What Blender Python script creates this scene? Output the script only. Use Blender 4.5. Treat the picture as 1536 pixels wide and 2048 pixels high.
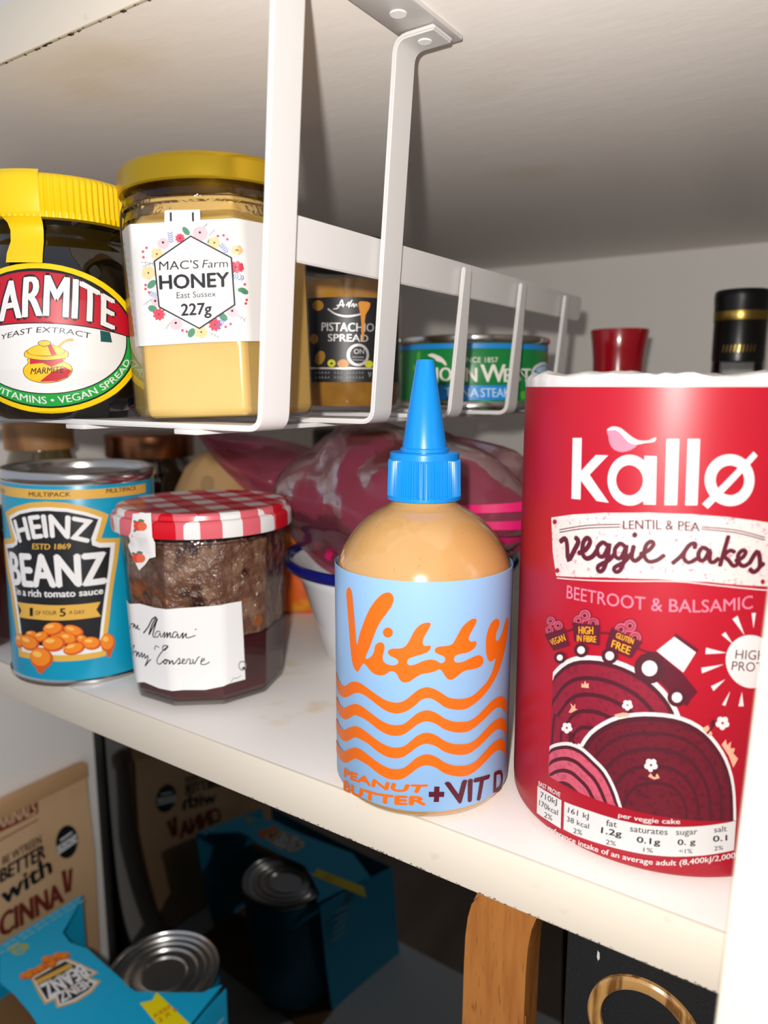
import bpy, bmesh, math, random
from mathutils import Vector, Matrix, noise, geometry
for o in list(bpy.data.objects): bpy.data.objects.remove(o)
SC = bpy.context.scene
COL = SC.collection
# ------------------------------------------------------------------ camera
HEAD = math.radians(34.0); PITCH = math.radians(9.55); CAM_Z = .145
cam_d = bpy.data.cameras.new('camera'); cam = bpy.data.objects.new('camera', cam_d); COL.objects.link(cam)
cam.location = (0, 0, CAM_Z)
cam.rotation_euler = (math.radians(90) - PITCH, 0, HEAD)
cam_d.sensor_fit = 'HORIZONTAL'; cam_d.sensor_width = 36; cam_d.lens = 36 * 1480 / 1536
cam_d.clip_start = .01; cam_d.clip_end = 50
cam_d.dof.use_dof = True; cam_d.dof.focus_distance = .265; cam_d.dof.aperture_fstop = 13
SC.camera = cam
# ------------------------------------------------------------------ world, flash, exposure
w = bpy.data.worlds.new('world'); SC.world = w; w.use_nodes = True
bg = w.node_tree.nodes['Background']; bg.inputs[0].default_value = (.80, .86, 1.0, 1); bg.inputs[1].default_value = .56
def lamp(name, kind, loc, power, col, size):
    l = bpy.data.lights.new(name, kind); l.energy = power; l.color = col
    if kind == 'AREA': l.size = size
    else: l.shadow_soft_size = size
    o = bpy.data.objects.new(name, l); COL.objects.link(o); o.location = loc; return o
flash = lamp('phone_flash', 'POINT', (-.001, -.030, .166), 4.8, (1, .955, .90), .004)
SC.view_settings.view_transform = 'Standard'; SC.view_settings.look = 'None'
SC.view_settings.gamma = 1; SC.view_settings.use_curve_mapping = False
SC.view_settings.exposure = 0.0
SC.cycles.transparent_max_bounces = 24
# ---- label surfaces: (s, z) in metres -> local point; shared layout of the packaged goods ----
def s_interp(prof, z):
    if z <= prof[0][1]: return prof[0][0]
    for (r0, z0), (r1, z1) in zip(prof, prof[1:]):
        if z <= z1: return r0 + (r1 - r0) * ((z - z0) / (z1 - z0) if z1 > z0 else 1)
    return prof[-1][0]
def surf_round(prof, rref, a0):
    def f(s, z, o=0.0):
        a = a0 + s / rref; r = s_interp(prof, z) + o
        return (r * math.cos(a), r * math.sin(a), z)
    return f
def surf_prism(prof, n, a0):
    step = 2 * math.pi / n; L = 2 * prof[0][0] * math.sin(step / 2)
    def f(s, z, o=0.0):
        k = math.floor(s / L); t = s / L - k; r = s_interp(prof, z)
        A = a0 + k * step; B = A + step; m = (A + B) / 2
        return ((math.cos(A) * (1 - t) + math.cos(B) * t) * r + math.cos(m) * o,
                (math.sin(A) * (1 - t) + math.sin(B) * t) * r + math.sin(m) * o, z)
    return f
def surf_flat(e1, e2, nrm):
    def f(s, z, o=0.0):
        return tuple(e1[i] * s + e2[i] * z + nrm[i] * o for i in range(3))
    return f
def toward_camera(x, y): return math.atan2(-y, -x)
FLOOR_RACK = 0.1335
POS = dict(bottle=(-.1341, .2243, 0), tube=(-.058, .260, 0), beans=(-.3455, .2265, 0), jam=(-.272, .2457, 0),
           marmite=(-.2755, .1805, FLOOR_RACK), honey=(-.206, .198, FLOOR_RACK), pistachio=(-.2205, .2955, FLOOR_RACK),
           tuna=(-.2046, .3925, FLOOR_RACK), pouch=(-.512, .30, -.356), carton=(-.36, .25, -.243))
TILT = dict(beans=.022, honey=-.03)      # lean about the horizontal line of sight, radians
BOTTLE_PROF = [(.0290, 0), (.0313, .0022), (.032, .006), (.032, .0995)]
JAM_PROF = [(.0362, 0), (.0372, .004), (.0400, .074)]
HONEY_PROF = [(.0335, 0), (.0345, .002), (.0345, .064)]
MARM_PROF = [(.0290, 0), (.0325, .003), (.0355, .009), (.0372, .018), (.0378, .030), (.0374, .042), (.0358, .051), (.0325, .058), (.0290, .062), (.0272, .066), (.0268, .069), (.0285, .0715), (.0285, .074)]
def make_surfaces():
    c = lambda k: toward_camera(*POS[k][:2])
    return dict(
        bottle=surf_round([(.0321, 0), (.0321, .2)], .032, c('bottle')),
        tube=surf_round([(.050, 0), (.050, .2)], .050, c('tube')),
        beans=surf_round([(.0367, 0), (.0367, .2)], .0367, c('beans')),
        tuna=surf_round([(.0445, 0), (.0445, .2)], .0445, c('tuna')),
        pistachio=surf_round([(.0268, 0), (.0268, .2)], .0268, c('pistachio')),
        marmite=surf_round(MARM_PROF, .0378, c('marmite')),
        honey=surf_prism(HONEY_PROF, 6, c('honey') - math.radians(47)),
        jam=surf_prism(JAM_PROF, 10, c('jam') - math.radians(27)),
        tape=surf_round([(.0402, 0), (.0402, .0775), (.0430, .0805), (.0430, .2)], .042, c('jam')),
        pouch=surf_flat((0, 1, 0), (0, 0, 1), (1, 0, 0)),
        carton=surf_flat((1, 0, 0), (0, 1, 0), (0, 0, 1)),
        sticker=surf_flat((1, 0, 0), (0, 1, 0), (0, 0, 1)))
PRINT_MATS = ['orange', 'maroon', 'white_near_dim', 'pink_pale', 'banner', 'tube_red', 'pink_mid', 'gold_print', 'maroon_dk', 'beet', 'beet_dk', 'peach', 'label_white', 'ink', 'gold_label', 'white_far_lift', 'bean_dark', 'bean', 'bean_light', 'tuna_blue', 'cream', 'pale_blue', 'tuna_leaf', 'silver_print', 'nut', 'grey_print', 'nut_dark', 'lime', 'marm_yellow', 'marm_green', 'marm_red', 'teal_dk', 'pot_yellow', 'pink_flower', 'peach_flower', 'brown_print', 'red_flower', 'leaf', 'blue_print', 'berry', 'berry_lt', 'brick_print', 'kraft_lt', 'cinna', 'emblem', 'carton_teal', 'flash_yellow', 'flash_red']
PRINTS = {
 'bottle': [
('p',1,0,[-30.29,75.84,-29.19,78.19,-27.66,78.18,-26.62,76.25,-25.36,66.99,-24.40,59.35,-22.88,63.67,-19.47,71.30,-16.91,75.37,-14.05,78.53,-11.59,79.75,-10.08,79.21,-9.56,77.60,-10.28,75.24,-12.25,72.27,-14.53,68.99,-16.44,65.03,-18.47,59.90,-20.36,55.90,-19.54,55.66,-17.97,56.75,-16.85,58.50,-16.35,60.76,-15.24,62.04,-13.83,62.50,-12.87,61.80,-12.78,60.11,-13.38,57.86,-13.15,56.18,-11.79,55.33,-9.60,55.23,-8.10,56.06,-8.11,57.13,-9.17,57.85,-10.69,58.29,-11.57,59.23,-11.13,60.36,-9.61,60.99,-7.07,61.36,-5.42,62.48,-4.21,64.47,-3.01,67.06,-1.42,69.22,0.37,70.30,2.16,70.43,2.49,69.68,1.79,68.02,0.41,65.49,0.02,63.81,0.43,62.76,1.44,62.64,2.44,62.77,2.57,61.72,1.46,60.45,-0.94,59.48,-3.36,58.61,-4.78,57.66,-4.90,56.37,-3.95,55.81,-2.13,56.34,-0.12,57.38,2.29,58.00,4.31,57.66,5.76,56.71,6.87,56.91,7.39,57.72,6.96,58.81,5.52,59.52,4.08,60.42,3.99,61.48,5.07,62.29,7.95,62.43,9.84,63.04,11.31,65.43,13.02,68.20,15.26,70.02,17.15,70.60,18.40,70.20,18.19,68.75,16.76,66.64,15.75,64.88,15.63,63.62,16.61,62.83,18.08,62.80,18.67,61.84,17.89,60.48,15.49,59.38,12.30,59.17,10.77,58.71,10.36,57.47,11.24,56.44,13.70,56.43,16.49,57.28,19.50,57.68,21.42,56.54,21.75,54.73,20.41,53.50,17.57,53.21,14.22,53.13,11.98,51.94,10.25,50.85,8.76,50.78,7.69,51.73,6.62,53.51,5.58,54.51,4.36,54.05,2.33,53.45,-0.08,53.00,-2.10,51.86,-4.13,50.23,-6.19,49.75,-7.45,50.56,-8.30,52.18,-9.59,53.08,-10.90,52.89,-12.69,51.51,-14.54,50.91,-16.97,51.09,-19.03,52.37,-20.37,53.36,-21.32,53.47,-22.38,52.18,-23.60,50.29,-24.55,49.80,-25.87,50.74,-27.04,52.85,-27.94,57.49,-28.97,66.06,-29.84,72.44],3),
('e',1,0,[-11.58,66.20,-9.79,66.43,-11.58,64.47],28),
('p',1,0,[22.72,60.60,22.91,63.58,24.01,66.37,25.84,68.13,28.26,68.44,29.70,67.22,29.54,65.51,28.10,63.68,27.83,61.56,28.77,60.44,30.57,61.28,32.69,63.79,34.60,66.37,36.39,66.76,37.27,64.72,36.83,61.70,35.27,57.22,32.42,52.27,29.18,48.34,25.72,45.35,21.56,42.48,17.87,40.70,14.97,39.75,12.65,39.78,9.99,40.36,7.41,41.40,5.31,43.05,3.24,44.42,1.41,44.65,-0.41,43.97,-2.44,41.93,-4.89,40.01,-7.41,38.85,-9.56,38.54,-12.23,38.94,-15.04,40.12,-18.54,41.69,-21.86,42.56,-24.95,42.01,-28.17,40.08,-31.59,38.00,-35.40,37.12,-39.25,37.44,-41.82,38.76,-42.06,43.89,-39.62,42.49,-35.92,41.58,-32.79,41.75,-30.15,43.26,-28.10,44.78,-25.58,45.91,-22.42,46.18,-18.53,45.02,-15.03,43.64,-12.23,42.67,-9.57,42.39,-7.42,42.69,-5.33,43.88,-3.28,45.77,-1.25,47.61,1.37,48.53,4.02,47.85,6.51,46.22,9.06,44.50,12.13,43.74,14.89,43.57,17.79,44.02,21.45,46.04,24.34,47.95,26.84,51.25,27.99,54.56,26.39,54.02,24.42,54.53,23.13,57.03],3),
('p',1,0,[-42.91,33.99,-37.65,33.38,-33.18,33.44,-29.42,35.73,-25.67,37.76,-22.48,38.11,-18.56,37.02,-14.56,35.36,-11.32,34.49,-8.68,34.50,-6.12,35.29,-4.05,37.03,-1.60,39.37,1.45,40.54,4.53,39.61,7.47,37.47,10.50,36.06,13.19,35.53,16.02,35.27,19.02,36.02,22.85,38.14,27.30,39.95,32.20,39.57,35.54,37.69,37.95,35.40,38.07,30.99,35.95,32.47,33.50,34.59,30.60,36.03,27.46,36.06,23.56,34.57,19.64,32.75,16.10,31.57,13.26,31.67,10.12,32.45,7.10,33.78,4.57,35.69,1.48,36.62,-1.16,35.68,-3.61,33.56,-6.11,31.55,-8.67,30.66,-11.77,30.63,-15.53,31.78,-19.65,33.57,-25.03,33.88,-27.89,32.17,-31.46,29.85,-35.62,29.04,-39.62,29.43,-43.31,29.96],3),
('p',1,0,[-43.89,25.03,-37.96,24.86,-33.36,25.10,-29.55,27.50,-25.75,29.60,-22.54,30.00,-18.59,28.93,-14.57,27.32,-11.31,26.49,-8.66,26.53,-6.09,27.35,-4.00,29.12,-1.54,31.50,1.52,32.68,4.62,31.74,7.58,29.56,10.63,28.10,13.34,27.53,16.20,27.22,19.23,27.92,23.10,30.04,27.64,31.86,32.68,31.40,36.20,29.33,38.84,26.84,38.98,22.36,36.63,24.02,34.03,26.30,31.02,27.85,27.80,27.92,23.83,26.44,19.85,24.60,16.28,23.48,13.42,23.63,10.25,24.46,7.21,25.83,4.66,27.77,1.56,28.72,-1.10,27.77,-3.57,25.62,-6.07,23.57,-8.65,22.65,-11.76,22.59,-15.55,23.69,-19.69,25.43,-25.11,25.70,-28.00,23.92,-31.61,21.50,-35.87,20.56,-40.05,20.76,-44.49,20.82],3),
('p',1,0,[-45.75,15.71,-38.28,16.48,-33.54,16.90,-29.67,19.43,-25.83,21.64,-22.59,22.09,-18.63,21.07,-14.58,19.52,-11.31,18.72,-8.63,18.80,-6.05,19.64,-3.96,21.45,-1.48,23.86,1.59,25.05,4.71,24.09,7.69,21.87,10.76,20.37,13.49,19.76,16.37,19.40,19.43,20.05,23.36,22.15,27.97,23.94,33.16,23.35,36.88,21.07,38.65,18.88,39.16,14.18,37.36,15.66,34.58,18.13,31.44,19.80,28.14,19.95,24.09,18.50,20.06,16.68,16.45,15.62,13.57,15.82,10.37,16.70,7.31,18.10,4.75,20.08,1.63,21.05,-1.04,20.09,-3.52,17.91,-6.04,15.82,-8.62,14.87,-11.76,14.77,-15.56,15.84,-19.73,17.51,-25.19,17.70,-28.10,15.85,-31.76,13.32,-36.11,12.22,-40.49,12.21,-46.09,11.56],3),
('t',1,0,'PEANUT',[-33.10,7.40,-23.31,9.70,-14.59,10.39,-5.59,11.05,0.94,11.26],[-33.03,10.60,-23.28,12.46,-14.59,13.10,-5.60,13.67,2.07,13.97],0.1),
('t',1,0,'BUTTER',[-33.65,2.18,-23.35,4.19,-14.59,5.24,-5.57,6.42,1.52,6.87],[-33.13,5.74,-23.32,7.40,-14.59,8.28,-5.58,9.37,1.49,9.78],0.1),
('p',1,1,[2.47,11.54,4.23,11.48,4.33,13.37,6.10,13.26,6.04,11.37,7.75,11.21,7.65,9.32,6.02,9.47,5.92,7.67,4.14,7.77,4.29,9.58,2.49,9.64],0),
('t',1,1,'VIT',[10.76,6.34,16.17,6.00,23.61,4.77],[8.05,14.43,16.00,13.91,26.28,12.57],0.045),
('t',1,1,'D',[29.11,4.87,36.04,3.14],[29.26,12.20,35.82,11.04],0.045),
 ],
 'tube': [
('p',1,2,[-30.16,130.24,-26.81,130.42,-26.27,112.25,-29.64,112.10],0),
('p',1,2,[-26.71,120.52,-21.77,125.75,-17.97,125.89,-23.53,119.88,-17.03,112.34,-20.84,112.45,-26.58,118.05],0),
('r',1,2,[-11.44,119.23,-5.15,119.63,-11.05,112.06],40,0.602),
('p',1,2,[-7.65,126.30,-4.44,126.34,-3.93,112.87,-7.17,112.73],0),
('p',1,2,[-2.15,131.15,1.03,131.23,1.61,113.11,-1.62,112.93],0),
('p',1,2,[3.22,131.28,6.28,131.33,6.80,113.30,3.70,113.17],0),
('r',1,2,[14.74,120.31,21.28,120.32,15.27,113.27],40,0.576),
('p',1,2,[8.02,113.73,9.54,112.43,21.59,126.91,20.38,128.08],0),
('p',2,2,[-18.76,132.90,-17.25,134.09,-14.69,133.78,-12.13,131.93,-9.67,130.56,-6.87,130.57,-5.01,131.54,-5.26,130.34,-7.76,129.91,-10.07,129.34,-12.27,129.98,-14.09,131.85,-16.18,133.24],2),
('p',1,3,[-18.66,132.90,-16.18,133.24,-14.09,131.85,-12.27,129.98,-9.83,129.25,-11.43,127.82,-13.83,127.07,-16.13,127.59,-17.62,129.24,-18.16,131.44],2),
('p',1,4,[-38.07,105.08,-28.59,107.47,-18.04,109.28,-5.74,110.52,5.54,110.79,14.57,110.28,22.23,109.33,26.13,108.67,29.63,108.07,30.90,90.35,26.99,90.67,11.31,91.95,-2.35,91.79,-17.05,90.25,-34.70,87.13,-36.75,94.40],0),
('l',1,2,[-34.27,86.56,-2.32,91.19,11.36,91.21,29.30,89.35],0.30,4),
('e',2,5,[-36.31,103.99,-35.27,104.16,-36.27,103.17],10),
('e',2,5,[-34.25,88.96,-33.26,89.18,-34.21,88.14],10),
('e',2,5,[26.23,92.00,26.92,91.97,26.30,91.25],10),
('t',2,1,'LENTIL & PEA',[-12.40,105.13,-2.25,106.00,7.86,106.08],[-12.53,107.55,-2.42,108.80,7.70,108.55],0.02),
('l',2,1,[-33.97,101.91,-23.44,104.87,-13.32,106.45],0.31,4),
('l',2,1,[-33.92,101.10,-23.40,104.04,-13.28,105.64],0.31,4),
('l',2,1,[8.31,107.36,17.16,106.69,25.69,104.51],0.29,4),
('l',2,1,[8.36,106.73,17.22,105.96,25.75,103.82],0.29,4),
('l',2,1,[-33.39,98.35,-31.47,99.56,-30.59,97.77,-29.85,93.12,-27.68,96.66,-26.35,99.57,-27.43,100.46],1.66,3),
('l',2,1,[-26.04,95.99,-23.54,97.64,-22.26,100.11,-23.37,101.10,-24.66,99.31,-24.68,96.12,-23.22,94.88,-21.23,95.91,-19.86,97.96],1.54,3),
('l',2,1,[-16.91,99.86,-18.23,100.50,-19.79,98.76,-19.45,96.56,-17.91,96.39,-16.54,98.98,-16.20,100.57,-16.51,96.39,-17.60,92.57,-18.98,91.70,-19.28,93.23,-16.25,95.39,-14.39,97.73],1.37,3),
('l',2,1,[-11.79,100.28,-13.03,100.89,-14.46,99.01,-14.14,96.84,-12.70,96.63,-11.58,99.13,-11.22,100.70,-11.50,96.58,-12.52,93.20,-13.90,92.37,-14.32,93.61,-11.55,95.65,-9.72,98.34],1.28,3),
('l',2,1,[-9.16,100.54,-9.57,97.34,-8.50,96.35,-7.00,97.75],1.31,3),
('l',2,1,[-7.18,98.54,-5.04,99.77,-3.84,101.69,-4.63,102.42,-5.86,101.05,-6.17,98.25,-4.86,96.57,-2.66,97.20,-0.92,98.76],1.21,3),
('l',2,1,[1.48,96.72,3.68,99.12,5.43,102.09,6.88,102.66,6.87,101.38],1.23,3),
('l',2,1,[5.73,102.30,4.65,100.91,4.16,98.66,5.52,97.16,7.69,98.47],1.17,3),
('l',2,1,[10.23,101.04,8.93,101.58,7.96,99.86,8.44,98.01,9.73,98.37,10.91,100.97,10.97,98.12,12.06,97.57,13.22,98.68],1.25,3),
('l',2,1,[15.44,104.88,14.66,101.06,13.82,96.73],1.23,3),
('l',2,1,[17.41,100.51,16.20,100.99,14.77,99.50,16.04,98.15,17.48,96.59,18.75,97.43],1.20,3),
('l',2,1,[17.93,98.06,19.77,99.04,20.52,100.51,19.52,101.00,18.47,99.63,18.94,97.43,20.36,96.58,22.04,97.65],1.27,3),
('l',2,1,[21.86,97.40,23.68,100.65,24.66,98.82,24.81,96.11,23.28,94.86,22.11,95.68],1.39,3),
('l',2,1,[24.80,96.20,25.96,97.15],1.39,0),
('e',2,1,[-9.05,103.83,-8.29,103.91,-9.01,103.03],12),
('t',1,3,'BEETROOT & BALSAMIC',[-29.90,81.19,-16.61,81.93,-4.62,82.37,7.34,83.01,16.56,83.75,23.89,84.43],[-29.92,85.33,-16.81,85.76,-4.84,86.20,7.10,86.63,16.30,87.25,23.55,88.30],0.004),
('e',1.2,1,[-36.40,72.03,-33.94,72.73,-36.30,70.30],16),
('e',1.7,6,[-36.40,72.03,-34.27,72.64,-36.32,70.54],16),
('e',2.2,1,[-36.40,72.03,-34.85,72.47,-36.34,70.95],16),
('e',2.7,6,[-36.40,72.03,-35.15,72.39,-36.35,71.16],16),
('e',3.2,1,[-36.40,72.03,-35.69,72.23,-36.38,71.54],16),
('e',1,1,[-32.95,71.56,-30.70,72.19,-32.85,69.85],16),
('e',1.5,6,[-32.95,71.56,-31.01,72.10,-32.87,70.09],16),
('e',2,1,[-32.95,71.56,-31.54,71.96,-32.89,70.50],16),
('e',2.5,6,[-32.95,71.56,-31.81,71.88,-32.90,70.70],16),
('e',3,1,[-32.95,71.56,-32.30,71.74,-32.92,71.08],16),
('e',1,1,[-36.96,68.92,-34.65,69.61,-36.86,67.33],16),
('e',1.5,6,[-36.96,68.92,-34.96,69.52,-36.88,67.55],16),
('e',2,1,[-36.96,68.92,-35.50,69.36,-36.90,67.93],16),
('e',2.5,6,[-36.96,68.92,-35.78,69.28,-36.91,68.12],16),
('e',3,1,[-36.96,68.92,-36.29,69.12,-36.93,68.48],16),
('e',1,1,[-22.93,77.33,-20.65,77.85,-22.82,75.22],16),
('e',1.5,6,[-22.93,77.33,-20.97,77.78,-22.84,75.51],16),
('e',2,1,[-22.93,77.33,-21.51,77.66,-22.87,76.02],16),
('e',2.5,6,[-22.93,77.33,-21.78,77.59,-22.88,76.27],16),
('e',3,1,[-22.93,77.33,-22.29,77.48,-22.90,76.74],16),
('e',1,1,[-25.03,75.24,-22.85,75.77,-24.93,73.29],16),
('e',1.5,6,[-25.03,75.24,-23.15,75.70,-24.94,73.57],16),
('e',2,1,[-25.03,75.24,-23.67,75.57,-24.96,74.03],16),
('e',2.5,6,[-25.03,75.24,-23.93,75.51,-24.98,74.27],16),
('e',3,1,[-25.03,75.24,-24.41,75.39,-25.00,74.69],16),
('e',1.2,1,[-19.95,75.61,-17.87,76.08,-19.85,73.61],16),
('e',1.7,6,[-19.95,75.61,-18.16,76.01,-19.86,73.89],16),
('e',2.2,1,[-19.95,75.61,-18.65,75.90,-19.89,74.37],16),
('e',2.7,6,[-19.95,75.61,-18.90,75.85,-19.90,74.61],16),
('e',3.2,1,[-19.95,75.61,-19.36,75.75,-19.92,75.05],16),
('e',1.4,1,[-8.95,77.02,-6.90,77.36,-8.83,74.80],16),
('e',1.9,6,[-8.95,77.02,-7.18,77.32,-8.85,75.11],16),
('e',2.4,1,[-8.95,77.02,-7.67,77.24,-8.88,75.64],16),
('e',2.9,6,[-8.95,77.02,-7.92,77.19,-8.89,75.91],16),
('e',3.4,1,[-8.95,77.02,-8.37,77.12,-8.92,76.40],16),
('e',1.4,1,[-11.42,75.49,-9.31,75.88,-11.30,73.26],16),
('e',1.9,6,[-11.42,75.49,-9.61,75.83,-11.32,73.57],16),
('e',2.4,1,[-11.42,75.49,-10.11,75.74,-11.35,74.11],16),
('e',2.9,6,[-11.42,75.49,-10.36,75.69,-11.36,74.38],16),
('e',3.4,1,[-11.42,75.49,-10.83,75.60,-11.39,74.87],16),
('e',1.2,1,[-7.32,73.77,-5.36,74.10,-7.20,71.64],16),
('e',1.7,6,[-7.32,73.77,-5.64,74.05,-7.22,71.94],16),
('e',2.2,1,[-7.32,73.77,-6.10,73.98,-7.25,72.45],16),
('e',2.7,6,[-7.32,73.77,-6.34,73.94,-7.26,72.71],16),
('e',3.2,1,[-7.32,73.77,-6.77,73.86,-7.29,73.17],16),
('p',5,1,[-39.13,66.77,-30.12,71.63,-27.79,66.55,-34.47,62.81],0),
('p',5,1,[-27.28,74.20,-17.61,75.58,-17.61,69.24,-26.20,68.42],0),
('p',5,1,[-14.28,75.65,-5.13,72.89,-8.01,67.30,-15.84,69.19],0),
('p',5,1,[3.00,75.53,3.52,76.55,9.79,72.40,9.35,71.19],0),
('l',4,1,[-29.87,70.26,-26.84,72.14],0.58,0),
('l',4,1,[-17.67,73.14,-14.27,73.75],0.60,0),
('l',4,1,[-6.53,70.73,-3.84,70.11,-1.03,70.18],0.59,4),
('t',6,7,'VEGAN',[-35.26,64.38,-29.32,67.78],[-36.48,65.77,-30.32,69.66],0.02),
('t',6,7,'HIGH',[-24.61,71.22,-19.78,72.28],[-24.73,73.53,-19.90,74.61],0.02),
('t',6,7,'IN FIBRE',[-25.12,68.72,-18.70,70.00],[-25.22,70.68,-18.79,71.91],0.02),
('t',6,7,'GLUTEN',[-12.80,72.82,-7.83,71.75],[-12.45,74.48,-7.51,73.38],0.02),
('t',6,7,'FREE',[-13.97,69.71,-8.70,68.43],[-13.56,71.99,-8.20,70.79],0.02),
('p',1,2,[-35.46,45.24,-35.67,48.95,-35.72,53.60,-32.84,57.68,-28.70,61.70,-23.83,64.44,-17.44,65.94,-12.00,65.93,-7.25,64.87,-2.62,62.77,1.17,59.76,4.18,56.12,6.22,52.07,7.31,47.43,9.20,20.70,10.11,6.44,-32.49,-9.78],2,(20.19,-34.42)),
('p',1.18,8,[-35.42,44.39,-35.61,47.94,-34.91,52.66,-32.22,56.54,-28.32,60.38,-23.69,63.00,-17.58,64.47,-12.36,64.49,-7.80,63.50,-3.35,61.52,0.28,58.67,3.16,55.21,5.10,51.36,6.14,46.92,7.92,21.39,8.77,7.79,-32.58,-8.13],2,(20.19,-34.42)),
('p',1.36,9,[-35.37,43.64,-35.56,47.04,-34.21,51.82,-31.68,55.52,-27.97,59.20,-23.56,61.72,-17.70,63.16,-12.68,63.20,-8.29,62.28,-4.01,60.41,-0.52,57.70,2.25,54.39,4.11,50.71,5.10,46.46,6.79,21.99,7.59,8.98,-32.66,-6.66],2,(20.19,-34.42)),
('p',1.54,8,[-35.25,41.47,-35.42,44.45,-32.27,49.39,-30.15,52.60,-27.00,55.81,-23.19,58.04,-18.06,59.36,-13.62,59.47,-9.72,58.73,-5.92,57.16,-2.82,54.84,-0.39,51.99,1.25,48.79,2.11,45.07,3.54,23.64,4.20,12.29,-32.88,-2.46],2,(20.19,-34.42)),
('p',1.72,9,[-35.21,40.71,-34.67,43.82,-31.61,48.54,-29.63,51.58,-26.67,54.62,-23.06,56.76,-18.18,58.03,-13.95,58.16,-10.22,57.48,-6.59,56.01,-3.64,53.82,-1.31,51.13,0.25,48.09,1.07,44.57,2.40,24.19,3.03,13.41,-32.95,-1.01],2,(20.19,-34.42)),
('p',1.9,8,[-33.69,39.02,-32.13,42.07,-29.71,45.98,-28.11,48.52,-25.68,51.08,-22.67,52.89,-18.55,54.03,-14.94,54.20,-11.75,53.69,-8.63,52.51,-6.10,50.72,-4.11,48.48,-2.79,45.95,-2.09,42.97,-1.00,25.76,-0.49,16.68,-31.82,4.09],2,(20.19,-34.42)),
('p',2.08,9,[-32.75,38.64,-31.32,41.48,-29.09,45.12,-27.61,47.49,-25.35,49.89,-22.55,51.61,-18.68,52.68,-15.28,52.87,-12.27,52.41,-9.33,51.33,-6.94,49.66,-5.06,47.58,-3.81,45.20,-3.16,42.41,-2.14,26.25,-1.67,17.74,-31.02,5.99],2,(20.19,-34.42)),
('p',2.26,8,[-30.05,37.44,-28.99,39.67,-27.29,42.54,-26.15,44.42,-24.38,46.34,-22.16,47.73,-19.06,48.63,-16.30,48.83,-13.85,48.51,-11.44,47.70,-9.48,46.41,-7.95,44.78,-6.93,42.89,-6.40,40.66,-5.60,27.67,-5.24,20.85,-28.71,11.57],2,(20.19,-34.42)),
('p',2.44,9,[-29.19,37.02,-28.23,39.05,-26.70,41.67,-25.67,43.40,-24.06,45.16,-22.03,46.43,-19.19,47.27,-16.65,47.47,-14.38,47.20,-12.16,46.47,-10.35,45.31,-8.93,43.82,-7.99,42.09,-7.50,40.04,-6.77,28.11,-6.44,21.86,-27.97,13.38],2,(20.19,-34.42)),
('p',2.62,8,[-26.71,35.74,-26.05,37.19,-24.98,39.07,-24.25,40.32,-23.11,41.59,-21.65,42.53,-19.57,43.17,-17.70,43.35,-16.02,43.20,-14.35,42.71,-13.00,41.90,-11.94,40.84,-11.23,39.60,-10.87,38.10,-10.35,29.37,-10.11,24.80,-25.84,18.69],2,(20.19,-34.42)),
('p',2.8,9,[-25.91,35.29,-25.34,36.56,-24.42,38.20,-23.79,39.29,-22.80,40.41,-21.52,41.23,-19.70,41.80,-18.06,41.97,-16.57,41.84,-15.10,41.43,-13.90,40.73,-12.96,39.81,-12.34,38.73,-12.02,37.42,-11.56,29.76,-11.36,25.76,-25.15,20.42],2,(20.19,-34.42)),
('p',3.2,2,[-23.78,31.84,-22.39,36.08,-19.58,41.23,-15.47,45.66,-11.11,48.92,-6.09,51.05,-1.21,52.12,4.41,52.30,9.28,51.03,13.50,48.38,17.10,44.42,20.00,39.85,22.19,34.27,23.50,28.16,24.35,20.12,25.08,11.48,25.61,4.20,-24.03,-7.64],2,(20.19,-34.42)),
('p',3.38,8,[-22.72,31.44,-21.41,35.51,-18.74,40.45,-14.82,44.70,-10.64,47.83,-5.80,49.89,-1.10,50.92,4.33,51.11,9.04,49.89,13.11,47.34,16.56,43.53,19.34,39.14,21.44,33.76,22.69,27.88,23.50,20.12,24.19,11.81,24.68,4.79,-22.93,-6.51],2,(20.19,-34.42)),
('p',3.56,10,[-21.40,30.91,-20.17,34.76,-17.68,39.43,-13.99,43.46,-10.04,46.43,-5.44,48.39,-0.95,49.38,4.22,49.57,8.71,48.42,12.59,46.01,15.88,42.38,18.51,38.21,20.49,33.10,21.66,27.50,22.42,20.12,23.05,12.21,23.51,5.54,-21.55,-5.10],2,(20.19,-34.42)),
('p',3.74,8,[-18.83,29.79,-17.77,33.22,-15.60,37.38,-12.35,40.97,-8.84,43.62,-4.71,45.39,-0.67,46.28,4.01,46.48,8.07,45.47,11.57,43.31,14.51,40.07,16.86,36.33,18.61,31.74,19.63,26.71,20.29,20.06,20.84,12.95,21.23,6.96,-18.90,-2.39],2,(20.19,-34.42)),
('p',3.92,10,[-17.99,29.41,-16.99,32.70,-14.92,36.69,-11.81,40.13,-8.44,42.68,-4.47,44.38,-0.57,45.25,3.94,45.44,7.86,44.48,11.22,42.41,14.06,39.29,16.31,35.69,17.99,31.28,18.97,26.43,19.59,20.03,20.11,13.18,20.49,7.41,-18.04,-1.53],2,(20.19,-34.42)),
('p',4.1,8,[-15.01,27.95,-14.19,30.75,-12.46,34.14,-9.85,37.06,-6.98,39.23,-3.58,40.69,-0.22,41.45,3.68,41.64,7.07,40.83,9.97,39.07,12.40,36.41,14.32,33.33,15.74,29.54,16.56,25.37,17.08,19.86,17.50,13.97,17.81,9.02,-15.00,1.52],2,(20.19,-34.42)),
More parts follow.
